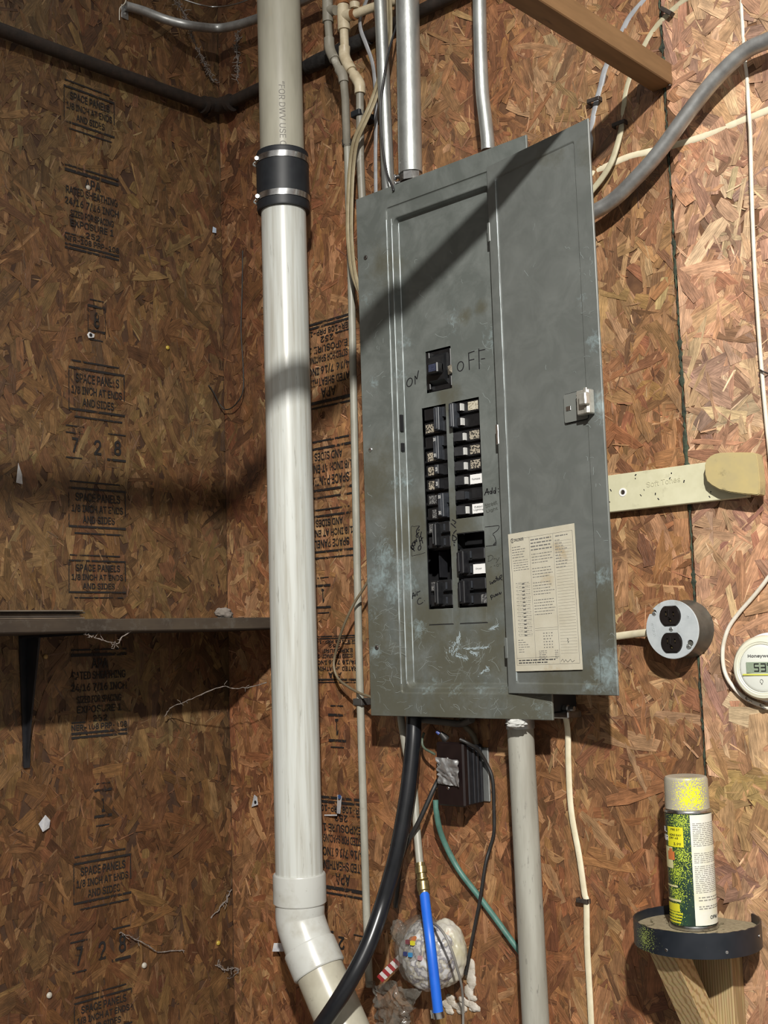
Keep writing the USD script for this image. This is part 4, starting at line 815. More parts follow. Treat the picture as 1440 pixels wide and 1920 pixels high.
for i in range(4): words(mid, .345, .66, .064 + i * .024, .009, (.02, .07), .012)
for i in range(5): words(mid, .05, .05 + g.uniform(.14, .25), .100 + i * .019, .005)
for i in range(5): words(mid, .06, .30, .20 + i * .0175, .004)
for i in range(22):
    if i not in (4, 9, 15): words(mid, .35, .35 + g.uniform(.25, .32), .170 + i * .0205, .005, (.01, .045))
for i in range(15):
    v = .365 + i * .0265; words(pale, .08, .30, v, .004); B_(pale, .09, v + .013, .30, v + .0145); B_(dark, .175, v + .007, .215, v + .0135)
for i in range(6): words(mid, .07, .07 + g.uniform(.08, .2), .775 + i * .017, .004)
for i in range(39): B_(pale, .71, .105 + i * .0205, .95, .1065 + i * .0205)
for i in range(10): words(pale, .71, .71 + g.uniform(.06, .2), .095 + i * .021, .006, (.02, .05))
for v in (.70, .715, .905): B_(mid, .34, v, .68, v + .0015)
for i in range(6): words(mid, .46, .60, .735 + i * .020, .006, (.01, .03), .02)
for i in range(5): words(mid, .38, .50, .86 + i * .013, .004); words(mid, .62, .67, .86 + i * .013, .004)
B_(mid, .03, .905, .68, .907)
for i in range(2): words(dark, .06, .62 - i * .12, .919 + i * .018, .008, (.02, .07), .012)
words(mid, .72, .90, .065, .007)
obj('print', mid, PRN, ch); obj('print', pale, PRL, ch); obj('print', dark, PRD, ch)
obj('print', text_in('CHALLENGER', .085, .24, -.062, -.040, lambda q: chart(np.c_[q[:, 0], -q[:, 1], q[:, 2]]), .00015, True), PRD, ch)
obj('print', [stroke([(.075, -.038 + 0), (.05, -.040), (.045, -.052), (.055, -.066), (.078, -.064)], .006, lambda q: chart(np.c_[q[:, 0], -q[:, 1], q[:, 2]]), .00015), stroke([(.072, -.046), (.062, -.052), (.07, -.059)], .005, lambda q: chart(np.c_[q[:, 0], -q[:, 1], q[:, 2]]), .00015)], PRD, ch)
obj('pen_marks', [stroke([(.70, -.94), (.73, -.925), (.745, -.945), (.77, -.93), (.80, -.945), (.84, -.928), (.86, -.945), (.90, -.935)], .003, lambda q: chart(np.c_[q[:, 0], -q[:, 1], q[:, 2]]), .00015), stroke([(.81, -.785), (.825, -.79), (.812, -.80), (.83, -.808), (.815, -.815)], .004, lambda q: chart(np.c_[q[:, 0], -q[:, 1], q[:, 2]]), .00015)], PRD, ch)

# marker writing on the cover, traced from the photograph
def pen(lines, name, s, ox, oy, w, n=DN, m=PEN, label=None):
    pl = lambda q: np.array([P(ox + a / s, oy + b / s, n + c) for a, b, c in q])
    return obj(name, [stroke(l, w, pl) for l in lines], m, pn, label=label)
def oval(cx, cy, rx, ry, t=0.0, k=13):
    a = np.linspace(0, 2 * np.pi, k); return [(cx + rx * math.cos(x) * math.cos(t) - ry * math.sin(x) * math.sin(t), cy + rx * math.cos(x) * math.sin(t) + ry * math.sin(x) * math.cos(t)) for x in a]
pen([oval(42, 410, 26, 44, .3), [(98, 430), (97, 345)], [(97, 345), (115, 378)], [(115, 378), (132, 290)]], 'marker_writing', 5.333, 760, 640, 9, label='ON in marker left of the main breaker')
pen([oval(551, 250, 30, 48, .2), [(640, 285), (632, 115)], [(632, 118), (692, 97)], [(640, 190), (690, 178)], [(740, 277), (734, 72)], [(735, 94), (797, 80)], [(755, 178), (797, 171)]], 'marker_writing', 5.333, 760, 640, 9, label='OFF in marker right of the main breaker')
pen([[(790, 1540), (808, 1500), (818, 1470)], [(818, 1470), (832, 1532)], [(800, 1512), (840, 1504)], oval(855, 1510, 9, 13), [(868, 1462), (866, 1526)], oval(890, 1506, 9, 13), [(903, 1458), (902, 1524)], [(928, 1470), (932, 1478)], [(930, 1500), (933, 1508)]], 'marker_writing', 5.333, 760, 640, 9, label='Add: in marker')
FAINT = mat('faded_marker', (.050, .053, .046), rough=.5)
def pen_text(s, ox, oy, ax, ay, h, label, m=FAINT, n=DN, bold=False):
    """word written from (ox, oy) towards (ax, ay) in pixels, letters h pixels tall"""
    a = np.array([ax - ox, ay - oy], float); Ln = np.linalg.norm(a); a /= Ln; u = np.array([a[1], -a[0]])
    def pl(q): return np.array([P(ox + a[0] * x + u[0] * y, oy + a[1] * x + u[1] * y, n + w) for x, y, w in q])
    obj('marker_writing', text_in(s, 0, Ln, 0, h, pl, .0003, bold), m, pn, label=label)
pen_text('Street', 911, 953, 933, 945, 8, 'Street in faded marker'); pen_text('Light', 913, 963, 934, 957, 7, 'Light in faded marker')
pen([[(190, 40), (120, 52), (80, 60), (85, 250), (86, 450)], [(86, 450), (200, 425), (270, 402)]], 'marker_writing', 7.2, 760, 980, 5)
pen([[(80, 330), (125, 385)], oval(95, 335, 18, 26, -.5), oval(112, 290, 18, 22), [(112, 250), (135, 275), (130, 240), (155, 255), (145, 215)], oval(160, 180, 14, 18), [(148, 160), (185, 130)], [(160, 150), (150, 110), (190, 45)], [(175, 110), (190, 90)]], 'marker_writing', 7.2, 760, 980, 14, label='Power in marker, written upwards')
pen([oval(192, 340, 18, 32, .3), [(205, 300), (185, 205)], [(185, 205), (205, 180)], [(192, 250), (215, 232)], [(235, 280), (205, 170)], [(205, 170), (218, 120)], [(215, 215), (240, 200)]], 'marker_writing', 7.2, 760, 980, 13, label='OFF in marker under the word Power')
pen([[(95, 1030), (105, 945), (130, 1000)], [(98, 995), (128, 975)], [(140, 990), (142, 955)], [(141, 938), (143, 932)], [(162, 985), (158, 940), (180, 935), (200, 920)]], 'marker_writing', 7.2, 760, 980, 11, label='Air in marker')
pen([[(215, 1020), (185, 1022), (163, 1060), (175, 1098), (210, 1095), (238, 1072)], [(256, 1050), (262, 1056)]], 'marker_writing', 7.2, 760, 980, 10, label='C. in marker below Air')
pen([[(1130, 450), (1120, 520)], [(1110, 455), (1160, 440), (1185, 465), (1160, 505), (1115, 525)], [(1195, 500), (1200, 480), (1215, 490)], [(1225, 480), (1240, 505)], [(1268, 470), (1240, 520), (1225, 545)]], 'marker_writing', 7.2, 760, 980, 8, m=FAINT, label='Dry in faded marker')
pen([[(1150, 600), (1165, 592)], [(1195, 585), (1205, 575), (1212, 590)], oval(1245, 575, 14, 16), [(1270, 560), (1285, 555)]], 'marker_writing', 7.2, 760, 980, 6, m=FAINT)
pen([[(1142, 790), (1150, 832), (1172, 800), (1178, 825), (1195, 780)], oval(1203, 790, 9, 13), [(1214, 778), (1218, 800)], [(1228, 720), (1232, 790)], [(1215, 755), (1245, 745)], oval(1252, 765, 9, 12), [(1275, 775), (1272, 730), (1300, 705), (1298, 735), (1276, 748)], [(1276, 748), (1310, 775)]], 'marker_writing', 7.2, 760, 980, 10, label='Water in marker')
pen([[(1152, 985), (1165, 1042)], oval(1167, 995, 14, 18), [(1195, 975), (1198, 1000), (1215, 990), (1214, 965)], [(1228, 990), (1225, 962), (1240, 985), (1245, 955), (1258, 978)], [(1270, 970), (1268, 940), (1285, 965), (1295, 935)]], 'marker_writing', 7.2, 760, 980, 10, label='Pump in marker')
pen([[(1075, 58), (1160, 50), (1255, 40), (1265, 62), (1240, 105), (1180, 150)], [(1180, 160), (1205, 190), (1225, 260), (1222, 305)], [(1085, 318), (1150, 312), (1222, 303)], [(1185, 300), (1222, 260)], [(1195, 304), (1222, 280)]], 'marker_writing', 7.2, 760, 980, 8, label='bold scribble beside the empty slot')
pen([[(640, 160), (640, 240), (680, 235), (690, 205), (640, 165)], [(615, 10), (650, 40), (682, 70)], [(690, 100), (660, 130), (650, 150)], [(632, -40), (680, -10), (660, 20)], [(655, 290), (662, 315)], [(650, 268), (675, 265)]], 'marker_writing', 7.2, 760, 980, 14, label='bold writing down the strip between the breaker columns')
# scratches
g = np.random.default_rng(8); sc = []
SCR = mat('bare_scratches', (.30, .34, .335), rough=.5)
def scr(n, x0, x1, y0, y1, nn, ln, w, hooked=0.0, dirx=None):
    for _ in range(n):
        x, y = g.uniform(x0, x1), g.uniform(y0, y1); a = g.uniform(0, math.pi) if dirx is None else g.normal(dirx, .5); L = g.uniform(*ln)
        pts = [(x, y)]
        for _k in range(3):
            a += g.normal(0, .25 + hooked); pts.append((pts[-1][0] + math.cos(a) * L / 3, pts[-1][1] + math.sin(a) * L / 3))
        w_ = [P(a_, b_, nn) for a_, b_ in pts]
        if any(o_[0] - .006 < q_[0] < o_[1] + .006 and o_[2] - .006 < q_[2] < o_[3] + .006 for q_ in w_ for o_ in opens) or any(q_[0] > .815 and nn == DN or q_[2] < Z0 + .003 for q_ in w_): continue
        sc.append(stroke(pts, g.uniform(*w), lambda q: np.array([P(a_, b_, nn + c_) for a_, b_, c_ in q]), .0001))
scr(60, 698, 742, 1130, 1320, CN, (6, 26), (.15, .42), .15, 0)
scr(45, 730, 1025, 1302, 1345, CN, (5, 22), (.15, .4), .1)
scr(60, 785, 935, 1175, 1275, DN, (6, 30), (.15, .42), .12)
scr(18, 800, 930, 600, 740, DN, (8, 30), (.25, .5), .3)
scr(18, 770, 935, 380, 1180, DN, (5, 22), (.25, .5), .3)
scr(22, 682, 735, 420, 1120, CN, (5, 18), (.25, .5), .3)
def rub(x0, y0, x1, y1, w, n_):   # a patch scraped down to the primer: many short strokes along a line
    for _ in range(n_):
        t = g.random(); x, y = x0 + (x1 - x0) * t + g.normal(0, w * .6), y0 + (y1 - y0) * t + g.normal(0, w * .4); a = math.atan2(y1 - y0, x1 - x0) + g.normal(0, .35); L = g.uniform(2, 8)
        sc2.append(stroke([(x, y), (x + math.cos(a) * L / 2, y + math.sin(a) * L / 2 + g.normal(0, .5)), (x + math.cos(a) * L, y + math.sin(a) * L)], g.uniform(.4, 1.1), lambda q, o_=g.uniform(0, .0004): np.array([P(a_, b_, DN + c_ + o_) for a_, b_, c_ in q]), .0001))
sc2 = []
rub(863, 1184, 857, 1205, 3, 30); rub(857, 1203, 848, 1226, 7, 45); rub(850, 1226, 872, 1234, 4, 40); rub(868, 1217, 912, 1214, 2.2, 55); rub(880, 1220, 892, 1226, 3, 30); rub(915, 1182, 931, 1174, 1.8, 26); rub(896, 1268, 912, 1255, 1.4, 18); rub(911, 1249, 916, 1255, 1.5, 10)
obj('scraped_patch', sc2, mat('scraped_primer', (.36, .43, .455), (.28, .34, .36), .55, scale=150), pn, kind='stuff', label='pale blue scraped paint patches under the breakers')
obj('scratches', sc, SCR, pn, kind='stuff', label='fine pale scratches on the cover')
sc = []
for _ in range(40):
    u, z = (g.uniform(.205, .230), g.uniform(1.41, 2.1)) if g.random() < .65 else (g.uniform(.03, .2), g.uniform(1.66, 2.2)); a = g.uniform(0, 3.14); L = g.uniform(.004, .016); pts = [(u, z)]
    for _k in range(3): a += g.normal(0, .5); pts.append((pts[-1][0] + math.cos(a) * L / 3, pts[-1][1] + math.sin(a) * L / 3))
    wq = .0002 if u > i1 else -.0020
    sc.append(stroke(pts, g.uniform(.0002, .0005), lambda q: door(np.c_[q[:, :2], q[:, 2] + wq]), .0001))
obj('door_scratches', sc, SCR, pn, kind='stuff', label='fine pale scratches on the open door')
for px, py in ((695, 843), (686, 483), (707, 1214)):
    c = P(px, py, CN); s = obj('cover_screw', disc(c, (0, -1, 0), .0042, .0022, .001, 20), STEEL if py == 843 else STAPLE, pn, smooth=30); obj('slot', wbox(c[0] - .0035, c[0] + .0035, CN + .0019, CN + .0024, c[2] - .0005, c[2] + .0005), PEN, s)
for px, py, hh in ((752, 793, .030), (754, 838, .014)):
    c = P(px, py, SN - .003); obj('latch_hole', [wbox(c[0] - .0018, c[0] + .0018, SN - .008, SN - .0015, c[2] - hh / 2, c[2] + hh / 2)], PEN, pn)
# fittings at the panel's lower edge
cf = P(1060, 1332, .03)
obj('cable_clamp', [wbox(cf[0] - .020, cf[0] + .020, .012, .052, bz0 - .012, bz0 - .001, .002), tube([cf + (-.024, -.012, .004), cf + (.026, -.012, .004)], .004, 10), tube([cf + (-.014, -.012, .004), cf + (-.006, -.012, .004)], .006, 10), tube([cf + (.006, -.012, .004), cf + (.014, -.012, .004)], .006, 10)], STEEL, pn, label='steel cable clamp under the panel')

# ------------------------------------------------------------------ below the panel
cable('black_cable', 'thick black cable curving from under the panel down across the drain pipe', 'cable', [P(776, 1338, .052), P(775.5, 1360, .055), P(773.5, 1400, .062), P(763.5, 1490, .078), P(745, 1595, .098), P(720, 1687, .115), P(689, 1775, .155), P(650, 1850, .19), P(606, 1918, .205), P(550, 1992, .205)], .0142, mat('black_cable_jacket', (.008, .009, .011), (.013, .014, .017), .28, scale=30), sides=24, sm=8)
hs_ = thing('air_hose', 'pale pipe with a brass fitting and a bright blue hose hanging below it', 'hose', P(824, 1905, .125))
obj('pale_pipe', tube(Ps([(751.5, 1340, .030), (753, 1355, .032), (760, 1400, .030), (770, 1450, .032), (777, 1490, .036), (781, 1548, .046), (787.5, 1622, .062)]), .0068, 16, smooth=6), CPVC_T, hs_, smooth=50)
BRASS = mat('brass_fitting', (.36, .28, .13), (.22, .17, .08), .35, .85, scale=120)
f0, f1 = P(787.5, 1618, .062), P(796, 1678, .073); fd = f1 - f0; fl_ = np.linalg.norm(fd)
obj('brass_fitting', [lathe([(0, 0), (.0088, 0), (.0088, .006), (.0105, .007), (.0105, .018), (.0086, .019), (.0086, .026), (.0108, .027), (.0108, .029), (.0092, .030), (.0112, .033), (.0112, fl_ - .008), (.0098, fl_ - .006), (.0098, fl_), (0, fl_)], f0, fd, 24)], BRASS, hs_, smooth=30, label='stepped brass coupling')
obj('blue_hose', tube(Ps([(795.5, 1672, .072), (799, 1705, .084), (806, 1760, .103), (814, 1830, .110), (821, 1892, .112), (823, 1908, .112)]), .0088, 20, smooth=6), mat('blue_hose', (.010, .105, .58), (.014, .13, .64), .4, scale=30), hs_, smooth=50)
ec = P(821.5, 1897, .112); e2 = P(823.5, 1909, .112)
obj('end_clamp', [tube([ec, e2], .0098, 20), tube([ec + (-.010, -.004, .002), e2 + (-.010, -.004, -.001)], .003, 8)], STEEL, hs_, smooth=40, label='steel clamp at the hose end')
rb = (.634, .696, 1.2125, 1.3215)
BRN = mat('dark_brown_box_paint', (.013, .007, .0068), (.009, .005, .005), .36, scale=50)
rl = thing('relay_box', 'dark brown box with a patch of duct tape, hanging below the panel', 'relay box', ((rb[0] + rb[1]) / 2, 0, rb[2]))
obj('back_plate', wbox(rb[0] + .002, rb[1] + .010, .001, .006, rb[2] + .004, rb[3] - .012, .001), EMT, rl, label='thin metal back plate')
obj('body', [wbox(rb[0] + .003, rb[1] - .001, .006, .048, rb[2] + .002, rb[3] - .006, .002)] + [wbox(rb[1] - .002, rb[1] + .0015, n, n + .006, rb[2] + .004, rb[3] - .010, .001) for n in (.010, .020, .030)], BLKM, rl)
obj('lid', wbox(rb[0], rb[1], .048, .062, rb[2], rb[3], .003), BRN, rl, label='dark brown lid')
for zz in (rb[3] - .028, rb[2] + .031):
    obj('screw', disc((.660, -.062, zz), (0, -1, 0), .0028, .0015, .0006, 14), STEEL, rl)
tp = np.array([[P(820.5 + 40 * a + 4 * b, 1419 + 50 * b + 6 * a, .0632) for a in np.linspace(0, 1, 15)] for b in np.linspace(0, 1, 15)])
bz = meshkit.fbm(np.stack([np.repeat(np.arange(15.)[:, None], 15, 1) * .33 + 3, np.repeat(np.arange(15.)[None], 15, 0) * .3, np.zeros((15, 15))], -1), 3, 4)
tp[..., 1] -= np.clip(np.abs(bz - .5) * .030, 0, .006)
gi = np.array([(i * 15 + j, i * 15 + j + 1, (i + 1) * 15 + j + 1) for i in range(14) for j in range(14)] + [(i * 15 + j, (i + 1) * 15 + j + 1, (i + 1) * 15 + j) for i in range(14) for j in range(14)])
obj('duct_tape', [(tp.reshape(-1, 3), gi), (tp.reshape(-1, 3) + (0, .0005, 0), gi[:, ::-1])], mat('duct_tape', (.52, .52, .52), (.40, .40, .40), .28, .75, scale=40), rl, smooth=True, label='wrinkled silver duct tape')
w0 = P(829, 1378, .045); obj('wire_nut', lathe([(0, 0), (.006, 0), (.0075, .004), (.0045, .017), (0, .018)], P(838, 1388, .04), w0 - P(838, 1388, .04), 14), DARKW, rl, smooth=40, label='dark wire nut')
obj('wire_nut', lathe([(0, 0), (.0032, 0), (.0036, .004), (.003, .009), (0, .010)], P(826, 1377, .046), P(818, 1371, .05) - P(826, 1377, .046), 14), mat('blue_wire_nut', (.06, .09, .30), rough=.4), rl, smooth=40, label='small blue wire nut')
GREEN = mat('green_wire', (.085, .20, .165), (.06, .14, .115), .45, scale=60, c3=(.16, .15, .11), scale3=50, lo3=.6, hi3=.75)
cable('green_wire', 'thick green wire hanging below the brown box and passing behind the wide pipe', 'wire', [P(817, 1500, .045), P(818, 1520, .045), P(822, 1545, .04), P(828, 1566, .03), P(840, 1594, .02), P(862, 1634, .012), P(898, 1681, .010), P(931, 1725, .010), P(972, 1781, .010), P(1000, 1812, .010)], .0052, GREEN)
cable('green_wire', 'thin greenish wire bent beside the top left of the brown box', 'wire', [P(795, 1374, .03), P(792, 1385, .03), P(792, 1396, .032), P(797, 1404, .036), P(806, 1409, .042), P(815, 1414, .045)], .0022, mat('dull_green_wire', (.10, .125, .09), rough=.5))
cable('hanging_wire', 'thin black cord looping right of the brown box down to the bag', 'wire', [P(862, 1386, .066), P(878, 1394, .058), P(897, 1407, .036), P(913, 1433, .016), P(924, 1463, .012), P(926.5, 1523, .010), P(926, 1562, .010), P(918, 1592, .010), P(910, 1622, .018), P(900, 1687, .022), P(885, 1763, .018), P(873, 1827, .016)], .0030, DARKW)
cable('hanging_wire', 'thin black cord slanting from the brown box down behind the thick black cable', 'wire', [P(822, 1462, .03), P(812, 1482, .045), P(787, 1537, .062), P(766, 1576, .065), P(754, 1608, .06), P(748, 1645, .055), P(742, 1700, .04)], .0042, DARKW)
cable('tan_cable', 'dull tan cable curving from the panel bottom to the back of the brown box', 'cable', [P(862, 1340, .02), P(872, 1361, .016), P(884, 1374, .014), P(892, 1390, .014), P(895, 1412, .014)], .0050, mat('dull_tan_cable', (.16, .135, .09), (.11, .09, .06), .5))
cable('grey_cable', 'dull grey cable lying sideways just under the panel bottom edge', 'cable', [P(790, 1349, .03), P(815, 1352, .03), P(840, 1355, .03), P(864, 1357, .03), P(885, 1349, .04)], .0062, mat('dull_grey_cable', (.13, .12, .105), (.09, .085, .075), .5))
pc = thing('pvc_conduit', 'wide grey plastic conduit running down from the bottom right of the panel', 'conduit', P(1004, 1935, .05))
obj('tube', tube(Ps([(974, 1340, .05), (976, 1370, .05), (989.5, 1630, .05), (1005, 1930, .05), (1010, 2030, .05)], .05), .0222, 32), mat('weathered_grey_pipe', (.36, .355, .31), (.27, .26, .22), .5, scale=22, stretch=(2, 2, .25), c3=(.13, .125, .11), scale3=55, lo3=.6, hi3=.76, stretch3=(2, 2, .6)), pc, smooth=50)
obj('coupling', tube([P(974, 1335, .05), P(976, 1366, .05)], .0238, 32), EMT2, pc, smooth=40)
fluff('lint_tuft', 'whitish tuft of lint at the top of the wide grey conduit', tuple(P(968, 1357, .088)), .010, 9, mat('white_lint', (.62, .62, .60), (.42, .42, .40), .9, scale=90), 'lint', (1.8, 1, .7))
wc = cable('cream_cable', 'cream cable hanging straight down from the clamp at the panel bottom right', 'cable', [P(1058, 1338, .02), P(1062, 1352, .016), P(1065, 1380, .010), P(1066, 1436, .007), P(1071, 1520, .007), P(1086, 1605, .007), P(1096, 1675, .007), P(1099.5, 1692, .007), P(1101, 1773, .007), P(1107, 1886, .007), P(1112, 2000, .007)], .0057, NM_WHITE, flat=.5)
staple(wc, 1098.5, 1687, .011, .007)
tl_ = cable('tan_wire', 'thin tan wire bowed out between the drain pipe and the panel left edge', 'wire', [P(694, 1080, .055), P(684, 1100, .056), P(662, 1135, .053), P(642, 1180, .044), P(629, 1225, .026), P(626, 1250, .026), P(634, 1272, .028), P(652, 1287, .036), P(675, 1300, .046), P(690, 1305, .055), P(697, 1308, .06)], .0025, mat('tan_bell_wire', (.20, .16, .10), (.14, .11, .07), .5))
cable('hanging_wire', 'thin grey cord curling round the plastic bundle and hanging straight down', 'wire', [P(814, 1732, .070), P(824, 1740, .100), P(836, 1757, .112), P(848, 1785, .108), P(857, 1815, .096), P(865, 1845, .078), P(868, 1875, .06), P(868.5, 1920, .05), P(869, 1990, .05)], .0022, mat('grey_cord', (.23, .22, .20), rough=.5))

# plastic bundle on the wall
def bag_mat():
    n = {'g': ('geometry', {}), 'v': ('voronoi_texture', {'scale': 38.0}), 't': ('noise_texture', {'scale': 55.0, 'detail': 3}), 'r': ('rgb_ramp', {'ramp': [(0, (.42, .42, .46)), (.42, (.52, .51, .50)), (.50, (.17, .165, .19)), (.56, (.40, .37, .30)), (.64, (.56, .56, .57)), (1, (.60, .60, .60))]}),
         's': ('separate_color', {}), 'm': ('map_range', {'from_min': .90, 'from_max': .93, 'clamp': True}), 'x': ('mix_color', {'b': (.38, .13, .05)}), 'tb': ('noise_texture', {'scale': 70.0, 'detail': 3}), 'b': ('bump', {'distance': .0015, 'strength': .6}), 'p': ('principled_bsdf', {'roughness': .22, 'specular_ior_level': .6})}
    L = [('g.position', 'v.vector'), ('g.position', 't.vector'), ('t.fac', 'r.fac'), ('v.color', 's.color'), ('s.r', 'm.value'), ('m.result', 'x.fac'), ('r.color', 'x.a'), ('x.result', 'p.base_color'), ('g.position', 'tb.vector'), ('tb.fac', 'b.height'), ('b.normal', 'p.normal')]
    return usdkit.material(stage, '/World/Looks/printed_plastic', n, L, surface='p.BSDF')
BAGM = bag_mat()
def film_mat():
    n = {'g': ('geometry', {}), 'd': ('principled_bsdf', {'base_color': (.20, .19, .165), 'roughness': .12, 'specular_ior_level': 1.0}), 'c': ('transparent_bsdf', {}), 'x': ('mix_closure', {'fac': .30}), 'tb': ('noise_texture', {'scale': 45.0, 'detail': 4}), 'b': ('bump', {'distance': .006, 'strength': 1.0})}
    return usdkit.material(stage, '/World/Looks/clear_plastic_film', n, [('g.position', 'tb.vector'), ('tb.fac', 'b.height'), ('b.normal', 'd.normal'), ('c.BSDF', 'x.closure1'), ('d.BSDF', 'x.closure2')], surface='x.closure')
FILM = film_mat()
bc = P(808, 1791, .042)
bg = thing('plastic_bundle', 'ball of crumpled printed plastic bags stuffed in the wall behind the blue hose', 'plastic bag', (bc[0], 0, bc[2] - .055))
def blob(c, r, seed, squash, amp=.35, fr=2.2, sub=4):
    s = trimesh.creation.icosphere(sub, 1.0); v = np.array(s.vertices); d = meshkit.fbm(v * fr + seed * 3.7, 4, seed); cr = np.abs(meshkit.fbm(v * 5 + seed, 3, seed + 9) - .5)
    return v * (1 - amp / 2 + amp * d - .12 * cr)[:, None] * r * np.array(squash) + np.array(c), np.array(s.faces)
obj('bundle', blob(bc, .060, 4, (.98, .8, 1.0), .25), BAGM, bg, smooth=True, label='printed white plastic ball')
bc2 = P(836, 1788, .03)
obj('bundle_layer', blob(bc2, .055, 7, (.76, .55, 1.04), .3), mat('cream_plastic', (.42, .39, .27), (.48, .46, .42), .4, scale=22, c3=(.42, .16, .06), scale3=24, lo3=.62, hi3=.7), bg, smooth=True, label='cream plastic layer behind')
obj('film_wrap', blob(P(795, 1783, .042), .0605, 11, (.93, .82, 1.03), .25), FILM, bg, smooth=True, label='clear plastic film over the bundle')
obj('film_tail', [blob(P(747, 1748, .05), .020, 13, (.8, .6, 1.0), .9, 3.5, 3)], FILM, bg, smooth=True)
for px, py, col in ((762, 1767, (.16, .05, .06)), (771, 1769, (.60, .55, .03)), (758, 1789, (.03, .04, .13)), (767, 1791, (.04, .22, .45)), (785, 1797, (.42, .24, .26))):
    a = P(px, py, .092); obj('print_square', hull([a + np.array([x, y + .35 * (px - 790) * .0009 * 0, z]) for x in (-.0036, .0036) for z in (-.0034, .0034) for y in (.001, .006)]), mat('print_%d_%d' % (px, py), col, rough=.4), bg)
gx, gy = np.meshgrid(np.linspace(0, 1, 26), np.linspace(0, 1, 26))
fz = meshkit.fbm(np.stack([gx * 5, gy * 5, 0 * gx], -1), 4, 6); c1, c2_, c3_, c4 = P(694, 1836, .03), P(796, 1848, .06), P(766, 1930, .05), P(716, 1945, .03)
fp = ((1 - gx) * (1 - gy))[..., None] * c1 + (gx * (1 - gy))[..., None] * c2_ + (gx * gy)[..., None] * c3_ + ((1 - gx) * gy)[..., None] * c4
fp[..., 1] -= (np.abs(fz - .5) * .055 + .012 * np.sin(gx * 3.1)); fp += (meshkit.fbm(np.stack([gx * 4 + 9, gy * 4, 0 * gx], -1), 3, 8) - .5)[..., None] * np.array([.03, 0, .03])
fi = np.array([(i * 26 + j, i * 26 + j + 1, (i + 1) * 26 + j + 1) for i in range(25) for j in range(25)] + [(i * 26 + j, (i + 1) * 26 + j + 1, (i + 1) * 26 + j) for i in range(25) for j in range(25)])
flm = thing('plastic_film', 'crumpled clear plastic sheet at the bottom between the slanted pipe and blue hose', 'plastic sheet', tuple(P(745, 1920, .05)))
obj('sheet', [(fp.reshape(-1, 3), fi), (fp.reshape(-1, 3) + (0, .0006, 0), fi[:, ::-1])], FILM, flm, smooth=True)
rs = thing('plastic_strip', 'red and white striped plastic strip between the slanted pipe and the bundle', 'plastic strip', tuple(P(712, 1838, .04)))
rp = [np.array([P(752 - 40 * t + o[0], 1795 + 40 * t + o[1], .05) for t in np.linspace(0, 1, 9)]) for o in ((-6, -4), (5, 7))]
for k in range(8):
    q = [rp[0][k], rp[0][k + 1], rp[1][k + 1], rp[1][k]]; obj('stripe', hull(q + [p + (0, .001, 0) for p in q]), mat('red_stripe_%d' % k, (.30, .03, .035) if k % 2 else (.62, .60, .58), rough=.35), rs)
fo = thing('foam_patch', 'white expanding foam smeared on the wall under the plastic bundle', 'foam', tuple(P(865, 1895, .004)))
g = np.random.default_rng(17); ms = []
for k in range(26):
    a = g.uniform(0, 6.28); rr_ = g.random() ** .6; px, py = (862 + 33 * rr_ * math.cos(a), 1880 + 19 * rr_ * math.sin(a)) if k < 20 else (882 + g.uniform(-3, 4), 1800 + (k - 19) * 10)
    ms.append(blob(P(px, py, .002), g.uniform(.006, .013), k, (1, .35, .6 if k < 20 else 1.3), .8, 3, 2))
obj('foam', ms, mat('dirty_white_foam', (.56, .52, .46), (.40, .35, .28), .8, scale=90), fo, smooth=60)

# ------------------------------------------------------------------ right of the panel: board with block, outlet, thermostat
CREAM = mat('cream_board_paint', (.60, .58, .41), (.54, .52, .355), .42, scale=30, c3=(.40, .38, .26), scale3=35, lo3=.58, hi3=.75)
bt = [P(1138, 891, .018), P(1320, 868, .018)]; bb = [P(1143, 961, .018), P(1320, 940, .018)]
zt_, zb_2 = (bt[0][2] + bt[1][2]) / 2, (bb[0][2] + bb[1][2]) / 2
hb = thing('cream_board', 'cream painted board with a rounded worn wooden block on its right end', 'board', (1.07, 0, zb_2))
obj('board', wbox(.925, 1.222, .004, .018, zb_2, zt_, .001), CREAM, hb)
poly = [tuple(P(1140 + a / 4.8, 840 + b / 4.8, .037)[[0, 2]]) for a, b in ((872, 240), (870, 150), (885, 105), (920, 72), (960, 52), (1010, 42), (1180, 38), (1300, 40), (1335, 55), (1350, 150), (1365, 300), (1362, 415), (1345, 425), (1200, 412), (1080, 395), (1000, 375), (930, 335), (890, 300))]
pin_ = Polygon(poly).buffer(-.0012)
lo_ = prism(Polygon(poly), .018, .0358); hi_ = prism(pin_, .0358, .037)
obj('end_block', [lo_, hi_], mat('worn_tan_block', (.46, .37, .17), (.40, .33, .17), .55, scale=28, c3=(.12, .10, .06), scale3=26, lo3=.56, hi3=.72), hb, label='rounded tan wooden end block')
h0 = P(1168, 923, .018); obj('screw_washer', [lathe([(.004, 0), (.0068, 0), (.0068, .0008), (.004, .0008)], h0, (0, -1, 0), 20)], CLEANLAB, hb); obj('screw', disc(h0 + (.001, .0, 0), (0, -1, 0), .004, .0006, .0002, 16), STAPLE, hb)
def bpl(q): a, b = P(1213, 914, .018), P(1276, 903, .018); d = (b - a); L = np.linalg.norm(d); d /= L; return a + q[:, :1] * d + q[:, 1:2] * np.array([0, 0, 1.0]) + q[:, 2:3] * np.array([0, -1.0, 0])
obj('embossed_print', text_in('Soft Tones', 0, np.linalg.norm(P(1276, 903, .018) - P(1213, 914, .018)), 0, .0085, bpl, .0006), mat('cream_emboss', (.47, .45, .31), rough=.45), hb)
tk = []
g = np.random.default_rng(3)
